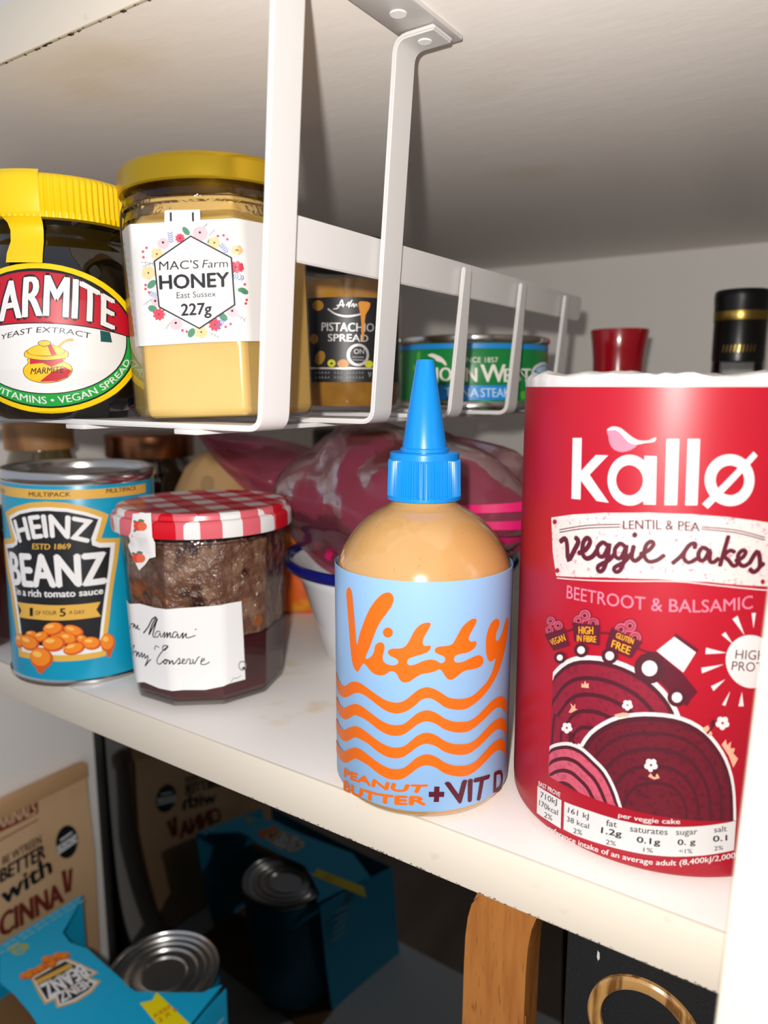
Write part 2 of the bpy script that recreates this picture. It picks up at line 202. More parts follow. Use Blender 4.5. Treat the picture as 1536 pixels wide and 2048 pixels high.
('p',4.28,10,[-14.09,27.46,-13.32,30.11,-11.70,33.31,-9.23,36.08,-6.52,38.13,-3.30,39.51,-0.11,40.23,3.60,40.42,6.82,39.66,9.57,38.00,11.87,35.48,13.69,32.56,15.03,28.97,15.80,25.02,16.29,19.79,16.69,14.20,16.97,9.51,-14.06,2.45],2,(20.19,-34.42)),
('p',4.46,8,[-11.12,25.83,-10.50,27.98,-9.21,30.59,-7.22,32.83,-5.01,34.50,-2.37,35.63,0.26,36.23,3.33,36.40,5.99,35.80,8.26,34.46,10.15,32.40,11.63,30.02,12.72,27.07,13.34,23.82,13.73,19.51,14.04,14.91,14.26,11.05,-11.05,5.38],2,(20.19,-34.42)),
('p',4.64,10,[-10.23,25.32,-9.66,27.32,-8.46,29.75,-6.61,31.83,-4.56,33.39,-2.09,34.45,0.37,35.01,3.24,35.17,5.73,34.62,7.86,33.37,9.62,31.45,11.01,29.23,12.02,26.48,12.60,23.44,12.96,19.41,13.25,15.11,13.45,11.50,-10.16,6.23],2,(20.19,-34.42)),
('p',4.82,8,[-7.37,23.58,-6.94,25.11,-6.03,26.96,-4.63,28.55,-3.06,29.74,-1.16,30.54,0.75,30.98,2.97,31.12,4.90,30.71,6.54,29.76,7.90,28.30,8.97,26.59,9.74,24.48,10.18,22.13,10.44,19.02,10.66,15.70,10.81,12.92,-7.28,8.95],2,(20.19,-34.42)),
('p',5,10,[-6.63,23.12,-6.24,24.53,-5.41,26.23,-4.11,27.69,-2.66,28.78,-0.91,29.52,0.84,29.92,2.90,30.06,4.68,29.68,6.20,28.81,7.45,27.46,8.43,25.90,9.15,23.95,9.55,21.78,9.79,18.91,9.99,15.85,10.12,13.28,-6.54,9.63],2,(20.19,-34.42)),
('p',5.4,2,[-34.42,26.24,-34.55,28.76,-34.43,30.46,-31.51,32.82,-27.32,35.01,-23.97,35.63,-20.79,35.20,-16.72,32.99,-13.60,30.75,-10.85,26.70,-8.83,22.01,-7.69,17.01,-6.76,7.49,-6.38,0.17,-32.35,-12.40],2,(20.19,-34.42)),
('p',5.58,8,[-34.37,25.33,-34.50,27.73,-34.15,29.45,-31.39,31.69,-27.40,33.80,-24.21,34.40,-21.16,34.02,-17.27,31.94,-14.28,29.84,-11.64,26.01,-9.71,21.56,-8.63,16.81,-7.74,7.76,-7.38,0.80,-32.41,-11.38],2,(20.19,-34.42)),
('p',5.76,6,[-34.32,24.42,-34.44,26.69,-33.87,28.44,-31.26,30.57,-27.49,32.58,-24.45,33.17,-21.54,32.83,-17.82,30.89,-14.96,28.91,-12.45,25.30,-10.61,21.09,-9.57,16.60,-8.73,8.01,-8.39,1.41,-32.46,-10.35],2,(20.19,-34.42)),
('p',5.94,8,[-34.21,22.41,-34.32,24.41,-33.25,26.22,-30.99,28.09,-27.67,29.89,-24.98,30.45,-22.39,30.19,-19.06,28.54,-16.50,26.85,-14.25,23.71,-12.60,20.03,-11.67,16.09,-10.93,8.53,-10.63,2.73,-32.58,-8.10],2,(20.19,-34.42)),
('p',6.12,6,[-34.15,21.41,-34.25,23.27,-32.95,25.10,-30.86,26.85,-27.77,28.54,-25.25,29.08,-22.82,28.86,-19.69,27.35,-17.28,25.80,-15.16,22.90,-13.61,19.48,-12.74,15.81,-12.05,8.77,-11.77,3.36,-32.64,-6.98],2,(20.19,-34.42)),
('p',6.3,8,[-34.04,19.31,-34.12,20.88,-32.32,22.77,-30.57,24.25,-27.97,25.70,-25.82,26.19,-23.74,26.04,-21.04,24.82,-18.95,23.56,-17.12,21.14,-15.77,18.27,-15.03,15.18,-14.43,9.22,-14.20,4.64,-32.76,-4.64],2,(20.19,-34.42)),
('p',6.48,6,[-33.98,18.30,-34.06,19.74,-32.02,21.66,-30.44,23.01,-28.06,24.34,-26.10,24.80,-24.18,24.68,-21.70,23.60,-19.77,22.46,-18.07,20.27,-16.83,17.67,-16.14,14.85,-15.60,9.41,-15.39,5.23,-32.82,-3.52],2,(20.19,-34.42)),
('p',6.66,8,[-33.86,16.01,-33.19,17.49,-31.35,19.12,-30.13,20.17,-28.28,21.23,-26.73,21.62,-25.21,21.56,-23.22,20.76,-21.68,19.91,-20.31,18.23,-19.31,16.22,-18.75,14.03,-18.32,9.77,-18.16,6.50,-32.95,-0.99],2,(20.19,-34.42)),
('p',6.84,6,[-33.81,14.99,-32.65,16.58,-31.06,18.00,-30.00,18.92,-28.37,19.86,-27.01,20.21,-25.67,20.17,-23.91,19.48,-22.54,18.76,-21.32,17.31,-20.43,15.56,-19.94,13.63,-19.55,9.90,-19.41,7.03,-33.01,0.13],2,(20.19,-34.42)),
('p',7.02,8,[-32.30,13.21,-31.36,14.33,-30.35,15.25,-29.67,15.85,-28.61,16.47,-27.72,16.72,-26.83,16.71,-25.65,16.30,-24.72,15.86,-23.89,14.94,-23.28,13.81,-22.95,12.57,-22.69,10.13,-22.60,8.26,-31.79,3.60],2,(20.19,-34.42)),
('p',7.2,6,[-31.50,12.48,-30.80,13.33,-30.04,14.02,-29.52,14.48,-28.72,14.96,-28.03,15.15,-27.35,15.16,-26.44,14.86,-25.72,14.53,-25.08,13.84,-24.61,12.99,-24.35,12.04,-24.15,10.19,-24.08,8.76,-31.12,5.20],2,(20.19,-34.42)),
('p',5,1,[-2.25,70.44,-0.64,70.23,6.21,64.84,10.39,59.78,8.86,57.51,7.82,55.17,4.91,57.11,2.38,59.48,-0.15,61.81,-4.26,62.94,-6.90,66.07,-5.41,69.04],0),
('p',5.5,2,[-1.27,70.81,3.19,75.55,9.14,71.48,6.19,65.28],0),
('e',7,8,[-31.44,61.57,-28.91,62.36,-31.34,59.60],24),
('e',8,2,[-31.44,61.57,-30.16,61.98,-31.39,60.57],16),
('e',7,8,[-23.51,66.33,-20.99,67.00,-23.39,64.04],24),
('e',8,2,[-23.51,66.33,-22.18,66.68,-23.44,65.11],16),
('e',7,8,[-14.27,66.89,-11.78,67.44,-14.14,64.35],24),
('e',8,2,[-14.27,66.89,-12.95,67.19,-14.20,65.52],16),
('e',7,8,[-2.85,65.34,1.36,65.97,-2.58,60.70],24),
('e',8,2,[-2.85,65.34,-0.73,65.67,-2.71,62.98],16),
('e',7,8,[4.96,57.65,7.52,57.93,5.13,54.81],24),
('e',8,2,[4.96,57.65,6.34,57.81,5.05,56.09],16),
('e',8,2,[-7.46,52.82,-6.80,52.71,-7.65,52.07],10),
('e',8,2,[-8.28,52.00,-8.26,51.24,-8.96,51.86],10),
('e',8,2,[-9.13,52.50,-9.80,52.13,-9.36,53.17],10),
('e',8,2,[-8.83,53.64,-9.26,54.18,-8.29,54.18],10),
('e',8,2,[-7.80,53.84,-7.41,54.53,-7.24,53.50],10),
('e',9,5,[-8.30,52.96,-8.00,53.03,-8.28,52.63],8),
('e',8,2,[-26.23,39.80,-25.33,39.85,-26.51,38.92],10),
('e',8,2,[-27.37,38.66,-27.37,37.82,-28.34,38.31],10),
('e',8,2,[-28.57,38.97,-29.53,38.35,-28.88,39.64],10),
('e',8,2,[-28.12,40.32,-28.71,40.79,-27.35,41.08],10),
('e',8,2,[-26.68,40.83,-26.13,41.70,-25.92,40.61],10),
('e',9,5,[-27.38,39.72,-26.96,39.88,-27.37,39.36],8),
('e',8,2,[0.24,35.65,1.05,35.47,0.01,34.71],10),
('e',8,2,[-0.74,34.65,-0.72,33.68,-1.57,34.50],10),
('e',8,2,[-1.78,35.31,-2.58,34.87,-2.06,36.17],10),
('e',8,2,[-1.42,36.74,-1.94,37.44,-0.77,37.41],10),
('e',8,2,[-0.18,36.95,0.29,37.80,0.50,36.50],10),
('e',9,5,[-0.78,35.86,-0.41,35.94,-0.75,35.45],8),
('e',8,2,[18.89,50.36,19.76,50.03,18.65,49.48],10),
('e',8,2,[17.85,49.56,17.89,48.61,16.98,49.59],10),
('e',8,2,[16.75,50.42,15.93,50.14,16.45,51.31],10),
('e',8,2,[17.10,51.75,16.55,52.53,17.78,52.28],10),
('e',8,2,[18.42,51.72,18.91,52.47,19.15,51.14],10),
('e',9,5,[17.80,50.77,18.19,50.77,17.83,50.35],8),
('p',8,11,[-22.80,54.64,-22.72,56.10,-22.07,55.58,-21.64,57.14,-21.08,56.11,-20.46,56.77,-20.28,55.16],0),
('p',8,11,[-26.97,45.07,-25.93,47.06,-26.56,48.31,-25.23,47.55,-24.74,48.69,-24.55,47.05,-23.70,47.20,-26.12,45.18],0),
('p',8,11,[18.04,44.20,19.11,45.79,19.59,43.97,20.67,45.09,20.61,43.04,22.01,43.01,21.61,41.42,23.17,39.76,21.97,37.05,20.36,40.76],0),
('p',8,11,[-1.39,32.11,-0.75,33.29,0.13,32.20,1.08,33.56,1.80,32.29,0.37,31.54],0),
('p',8,11,[-12.00,49.01,-9.45,50.37,-7.74,50.54,-7.49,49.81,-10.65,48.43],0),
('p',8,11,[12.25,48.85,13.80,49.98,15.22,47.32,14.45,46.61],0),
('l',8,8,[13.77,47.49,14.70,48.89,15.61,50.50],0.61,4),
('l',8,8,[-26.60,37.94,-25.39,36.42,-24.52,35.76],0.88,4),
('l',8,8,[0.00,34.52,0.52,32.51],0.60,0),
('e',8,8,[15.19,50.62,15.80,50.46,15.00,49.48],10),
('e',8,8,[-25.45,37.64,-24.72,38.09,-25.05,36.64],10),
('e',8,8,[0.85,33.98,1.57,34.12,0.88,33.33],10),
('e',1,2,[24.84,68.83,32.27,68.28,25.54,60.94],48),
('t',2,1,'HIGH',[19.97,69.93,28.98,69.10],[20.06,72.55,28.93,72.00],0),
('t',2,1,'PROTEIN',[19.19,66.57,34.20,64.95],[19.32,69.20,33.97,68.00],0),
('p',1,2,[11.80,72.95,11.74,71.07,17.47,71.60],0),
('p',1,2,[10.94,66.99,11.21,65.37,16.98,68.22],0),
('p',1,2,[13.92,61.62,14.71,60.23,17.73,63.79],0),
('p',1,2,[17.39,56.15,18.34,55.84,19.39,60.25],0),
('p',1,2,[22.12,55.65,23.71,55.59,22.81,59.96],0),
('p',1,2,[15.73,76.87,16.68,77.66,19.10,74.12],0),
('p',1,2,[18.36,81.46,19.69,82.40,22.19,76.68],0),
('p',1,2,[23.72,83.10,24.95,83.14,24.64,78.68],0),
('p',1,12,[-40.03,13.76,-33.77,14.29,-28.48,14.46,-28.34,4.60,-33.52,4.48,-39.86,3.96],0),
('p',1,12,[-27.32,14.52,-22.35,15.09,-17.89,15.49,-13.73,15.68,-9.77,15.81,-1.49,16.33,6.43,17.29,14.35,18.45,24.36,20.01,24.48,10.58,15.01,8.95,7.01,7.78,-0.97,6.89,-9.28,6.30,-13.69,5.98,-18.37,5.55,-22.89,5.07,-27.18,4.94],0),
('t',2,2,'per veggie cake',[-9.18,16.72,-0.35,17.49,8.26,18.57],[-9.04,18.27,-0.43,19.05,8.16,20.16],0.02),
('t',2,13,'161 kJ',[-25.81,11.52,-18.33,12.59],[-25.58,13.46,-18.32,14.39],0.01),
('t',2,13,'38 kcal',[-26.05,8.37,-18.07,9.39],[-25.97,10.20,-18.06,11.15],0.01),
('t',2,13,'2%',[-23.45,5.55,-20.27,6.16],[-23.38,7.33,-20.21,7.96],0.01),
('t',2,13,'fat',[-12.68,12.63,-9.43,13.23],[-12.65,14.70,-9.44,15.21],0.01),
('t',2,13,'1.2g',[-14.11,9.68,-7.92,10.60],[-13.98,11.66,-7.89,12.50],0.04),
('t',2,13,'2%',[-12.46,6.56,-9.41,6.98],[-12.45,8.16,-9.40,8.56],0.01),
('t',2,13,'saturates',[-5.54,13.15,5.01,14.52],[-5.50,14.81,5.00,16.13],0.01),
('t',2,13,'0.1g',[-3.40,10.24,3.15,10.91],[-3.38,12.13,3.12,12.81],0.04),
('t',2,13,'1%',[-1.41,7.63,1.32,7.93],[-1.41,9.04,1.32,9.39],0.01),
('t',2,13,'sugar',[7.37,14.90,13.32,15.77],[7.30,16.18,13.23,17.05],0.01),
('t',2,13,'0. g',[8.05,11.75,12.93,12.52],[7.94,13.50,12.82,14.22],0.04),
('t',2,13,'<1%',[8.61,9.14,12.24,9.55],[8.52,10.52,12.15,10.93],0.01),
('t',2,13,'salt',[18.06,16.51,21.76,16.91],[17.93,18.25,21.62,18.70],0.01),
('t',2,13,'0.1',[17.99,13.52,22.08,13.96],[17.85,15.41,21.95,15.66],0.04),
('t',2,13,'2%',[18.49,10.66,21.15,10.99],[18.39,12.05,21.04,12.34],0.01),
('t',2,13,'710kJ',[-38.22,10.59,-30.35,11.99],[-38.19,12.67,-30.27,13.94],0.01),
('t',2,13,'170kcal',[-38.68,7.49,-29.74,8.52],[-38.63,9.43,-29.66,10.47],0.01),
('t',2,13,'2%',[-35.86,4.75,-32.10,5.40],[-35.74,6.67,-32.01,7.24],0.01),
('t',2,2,'BAST PROVE',[-39.39,14.20,-33.94,14.87,-29.11,15.15],[-39.33,15.93,-33.90,16.56,-28.96,16.82],0.02),
('t',2,2,'reference intake of an average adult (8,400kJ/2,000kcal)',[-33.34,1.14,-26.00,1.78,-18.22,2.57,-9.13,3.28,-0.80,3.86,7.19,4.95,15.17,6.63,25.36,8.18,30.27,8.69],[-33.25,3.15,-25.93,3.72,-18.17,4.46,-9.09,5.12,-0.78,5.67,7.20,6.74,15.17,8.40,25.34,9.95,30.25,10.46],0.015),
 ],
 'beans': [
('p',1,14,[-53.50,97.66,-54.64,97.66,-20.58,97.66,-3.99,97.66,12.20,97.66,36.27,97.66,36.20,93.15,12.02,93.15,-4.20,93.15,-20.84,93.15,-54.50,93.15,-55.00,93.15],0),
('t',2,13,'MULTIPACK',[-24.50,94.12,-4.67,94.55],[-24.35,96.30,-4.57,96.72],0.02),
('t',2,13,'MULTIPACK',[11.39,95.28,28.50,95.36],[11.59,97.42,28.43,97.42],0.02),
('t',2,13,'PACK',[-55.00,93.29,-42.76,93.86],[-55.00,95.42,-42.42,95.89],0.02),
('p',1,14,[-44.31,84.38,-34.61,88.30,-24.23,91.17,-15.60,92.12,-6.91,91.62,1.94,89.34,8.88,86.56,12.13,84.80,10.61,80.24,8.14,73.52,11.49,73.16,17.45,72.56,15.91,62.84,14.01,54.06,11.74,42.26,10.09,30.28,8.57,21.29,7.99,13.94,-2.32,13.34,-13.42,13.07,-26.08,13.35,-38.71,12.32,-38.98,20.05,-41.33,31.88,-44.50,46.55,-49.76,54.61,-54.50,61.00,-54.50,69.32,-44.29,71.41,-38.84,72.37,-41.14,79.02],0),
('p',2,15,[-40.06,82.88,-32.08,86.41,-23.07,88.78,-15.18,89.45,-6.50,88.92,1.83,86.75,8.93,83.63,7.75,79.33,5.44,72.48,7.16,71.38,14.80,70.71,13.77,63.17,11.92,54.39,9.29,39.62,7.39,27.68,6.11,16.78,-2.19,16.41,-13.26,16.32,-25.88,16.33,-35.56,15.85,-36.29,23.74,-38.28,35.62,-41.03,48.48,-44.94,58.65,-48.19,67.85,-36.51,70.33,-35.13,71.87,-37.15,76.02],0),
('p',3,13,[-37.78,82.00,-30.52,85.22,-22.52,87.14,-15.27,87.73,-6.58,87.20,0.71,85.36,7.18,83.01,5.54,78.93,3.54,73.82,3.84,70.56,7.07,69.08,12.42,68.63,10.87,57.57,8.27,42.83,6.38,30.92,5.18,21.89,-7.45,20.78,-25.58,20.66,-34.55,21.01,-35.84,33.04,-37.98,47.84,-41.10,57.55,-44.88,66.51,-37.88,67.94,-34.08,69.94,-33.32,72.98,-35.44,77.42],0),
('t',4,15,'HEINZ',[-32.14,71.35,-22.06,74.30,-13.12,75.06,-5.05,74.29,2.02,72.17],[-35.51,81.51,-24.68,84.54,-15.39,85.55,-6.68,85.14,4.33,82.53],0.045),
('t',4,14,'ESTD 1869',[-24.26,68.73,-5.80,69.36],[-23.87,71.56,-5.58,71.98],0.03),
('t',4,15,'BEANZ',[-40.48,49.50,-23.59,50.41,-11.55,50.94,-0.73,51.09,9.18,51.30],[-41.85,64.93,-22.58,66.11,-10.80,66.23,-0.09,66.33,9.49,66.43],0.045),
('t',4,15,'in a rich tomato sauce',[-36.69,44.63,-20.65,45.40,-6.33,45.77,7.82,45.93],[-36.62,48.21,-20.45,48.87,-6.18,49.04,7.95,49.17],0.035),
('p',4,14,[-37.11,40.85,-24.18,41.52,-13.14,41.53,-3.27,41.71,6.54,41.99,4.44,38.21,6.53,34.56,-3.60,34.21,-13.52,33.91,-24.69,33.83,-36.33,33.25,-33.77,37.08],0),
('t',5,13,'1',[-28.08,35.05,-26.29,35.27],[-27.76,39.31,-25.99,39.53],0.03),
('t',5,13,'OF YOUR',[-24.88,36.16,-13.66,36.85],[-24.74,38.22,-13.55,38.89],0.01),
('t',5,13,'5',[-12.17,36.02,-9.60,36.12],[-11.98,39.92,-9.42,40.01],0.04),
('t',5,13,'A DAY',[-7.92,37.03,-0.90,36.82],[-7.83,38.83,-0.82,38.74],0.01),
('e',5,16,[-28.01,25.82,-24.36,26.29,-28.15,23.97],22),
('e',5.2,17,[-28.30,26.00,-25.12,26.42,-28.42,24.48],20),
('e',5.4,18,[-29.13,26.39,-27.57,26.62,-29.17,25.87],12),
('e',5.6,16,[-13.30,26.97,-9.10,26.93,-13.42,24.66],22),
('e',5.8,17,[-13.63,27.24,-10.00,27.23,-13.72,25.35],20),
('e',6,18,[-14.55,27.87,-12.83,27.89,-14.58,27.23],12),
('e',6.2,16,[-6.28,28.63,-1.90,26.97,-7.03,26.03],22),
('e',6.4,17,[-6.63,28.97,-2.87,27.57,-7.25,26.84],20),
('e',6.6,18,[-7.62,29.78,-5.86,29.16,-7.83,29.05],12),
('e',6.8,16,[-15.77,29.64,-10.66,30.63,-15.38,26.37],22),
('e',7,17,[-16.17,30.02,-11.74,30.91,-15.85,27.35],20),
('e',7.2,18,[-17.30,30.90,-15.18,31.36,-17.19,30.00],12),
('e',7.4,16,[-22.20,25.30,-18.16,26.62,-21.64,22.88],22),
('e',7.6,17,[-22.53,25.57,-19.01,26.73,-22.06,23.59],20),
('e',7.8,18,[-23.44,26.19,-21.74,26.77,-23.28,25.52],12),
('e',8,16,[-8.92,24.80,-4.92,23.80,-9.54,21.82],22),
('e',8.2,17,[-9.23,25.17,-5.79,24.34,-9.74,22.73],20),
('e',8.4,18,[-10.11,26.04,-8.49,25.68,-10.28,25.21],12),
('e',8.6,16,[-2.68,24.11,-0.24,23.86,-2.77,21.98],22),
('e',8.8,17,[-2.86,24.38,-0.77,24.18,-2.93,22.64],20),
('e',9,18,[-3.37,25.02,-2.40,24.94,-3.40,24.43],12),
('e',9.2,16,[-36.58,21.08,-32.15,21.97,-36.99,17.27],22),
('e',9.4,17,[-36.93,21.45,-33.01,22.25,-37.27,18.33],20),
('e',9.6,18,[-37.94,22.27,-35.93,22.70,-38.07,21.20],12),
('e',9.8,16,[-29.69,21.29,-23.68,20.27,-31.78,17.34],22),
('e',10,17,[-30.23,21.65,-24.92,20.83,-31.97,18.41],20),
('e',10.2,18,[-31.80,22.45,-29.09,22.16,-32.41,21.33],12),
('e',10.4,16,[9.12,20.56,12.66,19.82,8.93,15.75],22),
('e',10.6,17,[8.87,21.19,11.89,20.57,8.71,17.25],20),
('e',10.8,18,[8.16,22.68,9.54,22.41,8.11,21.34],12),
('e',11,16,[1.57,21.50,5.98,20.83,1.43,18.13],22),
('e',11.2,17,[1.24,21.94,5.02,21.40,1.13,19.19],20),
('e',11.4,18,[0.32,23.00,2.06,22.78,0.28,22.06],12),
('e',11.6,16,[-6.41,19.51,-1.37,20.59,-5.84,16.51],22),
('e',11.8,17,[-6.81,19.89,-2.47,20.86,-6.34,17.44],20),
('e',12,18,[-7.92,20.80,-5.89,21.30,-7.76,19.97],12),
('e',12.2,16,[-15.87,22.06,-10.15,22.62,-15.75,18.12],22),
('e',12.4,17,[-16.32,22.51,-11.36,23.04,-16.22,19.28],20),
('e',12.6,18,[-17.59,23.56,-15.20,23.87,-17.55,22.46],12),
('e',12.8,16,[-22.89,14.23,-16.74,13.08,-24.81,8.77],22),
('e',13,17,[-23.40,14.82,-18.02,13.89,-24.99,10.34],20),
('e',13.2,18,[-24.86,16.16,-22.21,15.81,-25.42,14.63],12),
('p',13.8,16,[-26.31,10.11,-20.20,10.18,-21.64,7.59,-23.40,6.16,-24.92,7.21],2),
('p',5,16,[8.43,17.59,11.05,17.05,10.30,13.15,9.40,12.71,8.68,13.80],2),
 ],
 'tuna': [
('p',1,19,[-67.13,34.29,-7.03,34.29,30.21,34.29,65.00,34.29,65.00,31.69,30.32,31.69,-6.99,31.69,-67.13,31.69],0),
('t',2,20,'SINCE 1857',[-4.56,24.45,15.09,24.46],[-4.60,27.13,15.02,27.13],0),
('t',2,20,'JOHN',[-19.14,15.11,4.03,14.48],[-19.23,22.08,3.88,21.69],0.03),
('t',2,20,'W',[6.07,14.37,19.51,14.39],[5.87,23.40,19.23,23.46],0.03),
('t',2,20,'EST',[18.86,14.38,37.15,14.45],[18.65,21.40,36.78,21.61],0.03),
('p',2,20,[-23.40,28.42,-20.66,29.34,-18.00,28.58,-14.79,27.09,-12.28,24.18,-12.56,22.75,-14.76,24.50,-17.96,25.42,-19.29,26.88],2),
('p',1,19,[-16.50,12.78,-0.86,12.65,10.83,12.65,24.65,12.78,24.92,5.20,11.02,4.92,-0.72,4.92,-16.40,5.19],0),
('t',2,21,'TUNA',[-12.95,6.85,5.06,6.66],[-13.02,11.38,4.97,11.21],0.02),
('t',2,21,'STEAK',[6.24,6.54,22.43,6.62],[6.14,11.21,22.28,11.21],0.02),
('p',1.5,22,[3.98,2.55,5.12,4.29,9.83,4.69,14.72,3.69,15.39,1.94,12.95,0.79,8.74,0.23,4.61,0.52],2),
('p',1.5,22,[16.32,2.52,19.81,4.24,24.62,3.63,22.63,0.43,17.96,0.76],2),
('p',1.5,22,[29.65,8.57,32.45,9.74,33.46,6.20,30.59,5.04],2),
('p',1.5,22,[38.71,22.12,41.81,23.95,42.12,19.22,38.98,17.41],2),
('p',1.5,22,[-30.22,30.36,-28.23,30.30,-28.57,25.63,-30.59,26.27],2),
('p',1.5,22,[-33.12,23.98,-31.39,22.76,-31.62,20.40,-33.36,21.61],2),
('e',1.5,15,[51.39,19.97,65.25,19.75,49.70,14.57],20),
('e',2,19,[52.42,19.68,65.25,19.53,50.95,15.35],20),
('e',2.5,21,[54.50,20.93,67.38,21.22,54.85,18.51],14),
 ],
 'pistachio': [
('p',0,13,[-21.54,51.35,-10.02,51.35,-2.13,51.35,5.54,51.35,13.88,51.35,28.98,51.35,29.28,13.98,13.81,13.98,5.34,13.98,-2.48,13.98,-10.55,13.98,-22.57,13.98],0),
('t',1,23,'PISTACHIO',[-12.15,36.80,0.04,36.38,12.15,36.51],[-11.96,40.44,0.07,40.12,12.25,40.10],0.025),
('t',1,23,'SPREAD',[-9.04,32.10,9.28,31.85],[-9.00,35.30,9.29,35.03],0.025),
('l',1,23,[-8.85,46.25,-5.29,43.94,-0.29,42.95,4.72,43.68,7.30,44.71],0.74,4),
('l',1,23,[-6.44,46.19,-4.48,46.53,-2.91,49.47,-2.33,49.84,-1.97,47.07],0.46,4),
('l',1,23,[-4.86,47.65,-1.39,47.99],0.44,0),
('l',1,23,[-0.44,47.62,0.72,49.11,0.51,46.89,1.67,49.49,2.13,49.79],0.44,4),
('l',1,23,[1.66,47.27,2.62,48.58,2.81,46.99,3.78,48.41,4.16,47.31],0.45,4),
('p',2,24,[4.75,48.80,7.12,49.54,10.39,48.93,9.54,45.98,8.10,43.69,7.55,38.44,7.12,32.49,6.31,32.47,6.19,38.41,5.82,43.63],2),
('r',1,23,[4.62,26.03,9.72,26.10,4.59,21.02],32,0.767),
('t',1,23,'ON',[2.74,26.54,7.33,26.59],[2.76,28.66,7.34,28.71],0),
('l',1,25,[2.07,25.10,7.20,24.99],0.45,0),
('l',1,25,[2.07,23.85,7.20,23.74],0.46,0),
('e',1,26,[-13.23,24.82,-10.85,24.02,-14.61,21.78],14),
('e',1,26,[-13.96,47.93,-10.90,47.80,-14.00,45.62],14),
('e',1,26,[-16.35,33.34,-13.99,33.27,-16.39,31.06],14),
('e',1.5,27,[-7.53,22.35,-5.61,22.34,-7.55,20.64],20),
('e',2,13,[-7.53,22.24,-6.88,22.23,-7.54,21.70],8),
('e',1.3,24,[-2.20,22.14,0.43,22.14,-2.22,20.24],20),
('e',1.5,27,[9.66,22.01,11.72,22.04,9.66,20.41],20),
('p',1,23,[-18.92,20.69,-6.34,20.48,11.15,20.54,18.79,20.81,18.79,19.95,11.15,19.70,-6.35,19.64,-18.94,19.84],0),
('l',1,25,[-15.92,17.87,-15.05,17.86,-15.42,18.79],0.28,0),
('l',1,25,[-14.21,17.93,-13.16,17.96,-13.73,18.78],0.26,0),
('l',1,25,[-12.58,18.00,-11.74,18.07,-12.12,18.76],0.25,0),
('l',1,25,[-11.01,17.87,-9.98,17.90,-10.56,18.75],0.25,0),
('l',1,25,[-9.48,17.94,-8.65,18.01,-9.05,18.74],0.24,0),
('l',1,25,[-6.53,17.89,-5.70,17.96,-6.13,18.72],0.24,0),
('l',1,25,[-5.10,17.96,-4.08,17.80,-4.70,18.72],0.23,0),
('l',1,25,[-3.69,17.84,-2.83,17.92,-3.29,18.72],0.23,0),
('l',1,25,[-0.88,17.80,0.01,17.88,-0.49,18.72],0.23,0),
('l',1,25,[0.51,17.88,1.25,17.99,0.90,18.72],0.23,0),
('l',1,25,[1.91,17.96,2.84,17.84,2.30,18.72],0.23,0),
('l',1,25,[3.31,17.85,4.10,17.96,3.71,18.72],0.23,0),
('l',1,25,[4.73,17.93,5.72,17.82,5.13,18.73],0.24,0),
('l',1,25,[6.16,17.82,7.00,17.94,6.56,18.74],0.24,0),
('l',1,25,[-15.96,15.71,-15.09,15.71,-15.46,16.63],0.28,0),
('l',1,25,[-14.25,15.78,-13.19,15.81,-13.77,16.62],0.26,0),
('l',1,25,[-12.61,15.85,-11.77,15.92,-12.16,16.61],0.26,0),
('l',1,25,[-11.04,15.72,-10.01,15.76,-10.60,16.60],0.25,0),
('l',1,25,[-9.51,15.79,-8.67,15.87,-9.08,16.60],0.24,0),
('l',1,25,[-6.56,15.75,-5.72,15.82,-6.15,16.59],0.24,0),
('l',1,25,[-5.12,15.82,-4.10,15.67,-4.72,16.58],0.23,0),
('l',1,25,[-3.71,15.70,-2.85,15.78,-3.31,16.58],0.23,0),
('l',1,25,[-0.90,15.66,-0.01,15.74,-0.51,16.58],0.23,0),
('l',1,25,[0.49,15.74,1.23,15.86,0.89,16.58],0.23,0),
('l',1,25,[1.89,15.82,2.83,15.71,2.29,16.58],0.23,0),
('l',1,25,[3.30,15.71,4.08,15.82,3.69,16.59],0.23,0),
('l',1,25,[4.71,15.79,5.71,15.68,5.12,16.59],0.24,0),
('l',1,25,[6.15,15.68,6.99,15.79,6.55,16.60],0.24,0),
('l',1,23,[9.44,18.38,10.06,16.08,10.71,18.39],0.38,0),
 ],
 'marmite': [
('p',0,28,[29.10,28.34,28.87,31.28,28.18,34.18,27.04,37.00,25.46,39.72,23.46,42.29,21.07,44.69,18.32,46.88,15.24,48.84,11.88,50.54,8.27,51.96,4.45,53.09,0.49,53.90,-3.58,54.39,-7.71,54.56,-11.83,54.39,-15.90,53.90,-19.86,53.09,-23.68,51.96,-27.29,50.54,-30.65,48.84,-33.73,46.88,-36.48,44.69,-38.87,42.29,-40.87,39.72,-42.45,37.00,-43.59,34.18,-44.28,31.28,-44.51,28.34,-44.28,25.41,-43.59,22.51,-42.45,19.68,-40.87,16.97,-38.87,14.39,-36.48,12.00,-33.73,9.80,-30.65,7.85,-27.29,6.14,-23.68,4.72,-19.86,3.60,-15.90,2.78,-11.83,2.29,-7.71,2.13,-3.58,2.29,0.49,2.78,4.45,3.60,8.27,4.72,11.88,6.14,15.24,7.85,18.32,9.80,21.07,12.00,23.46,14.39,25.46,16.97,27.04,19.68,28.18,22.51,28.87,25.41],0),
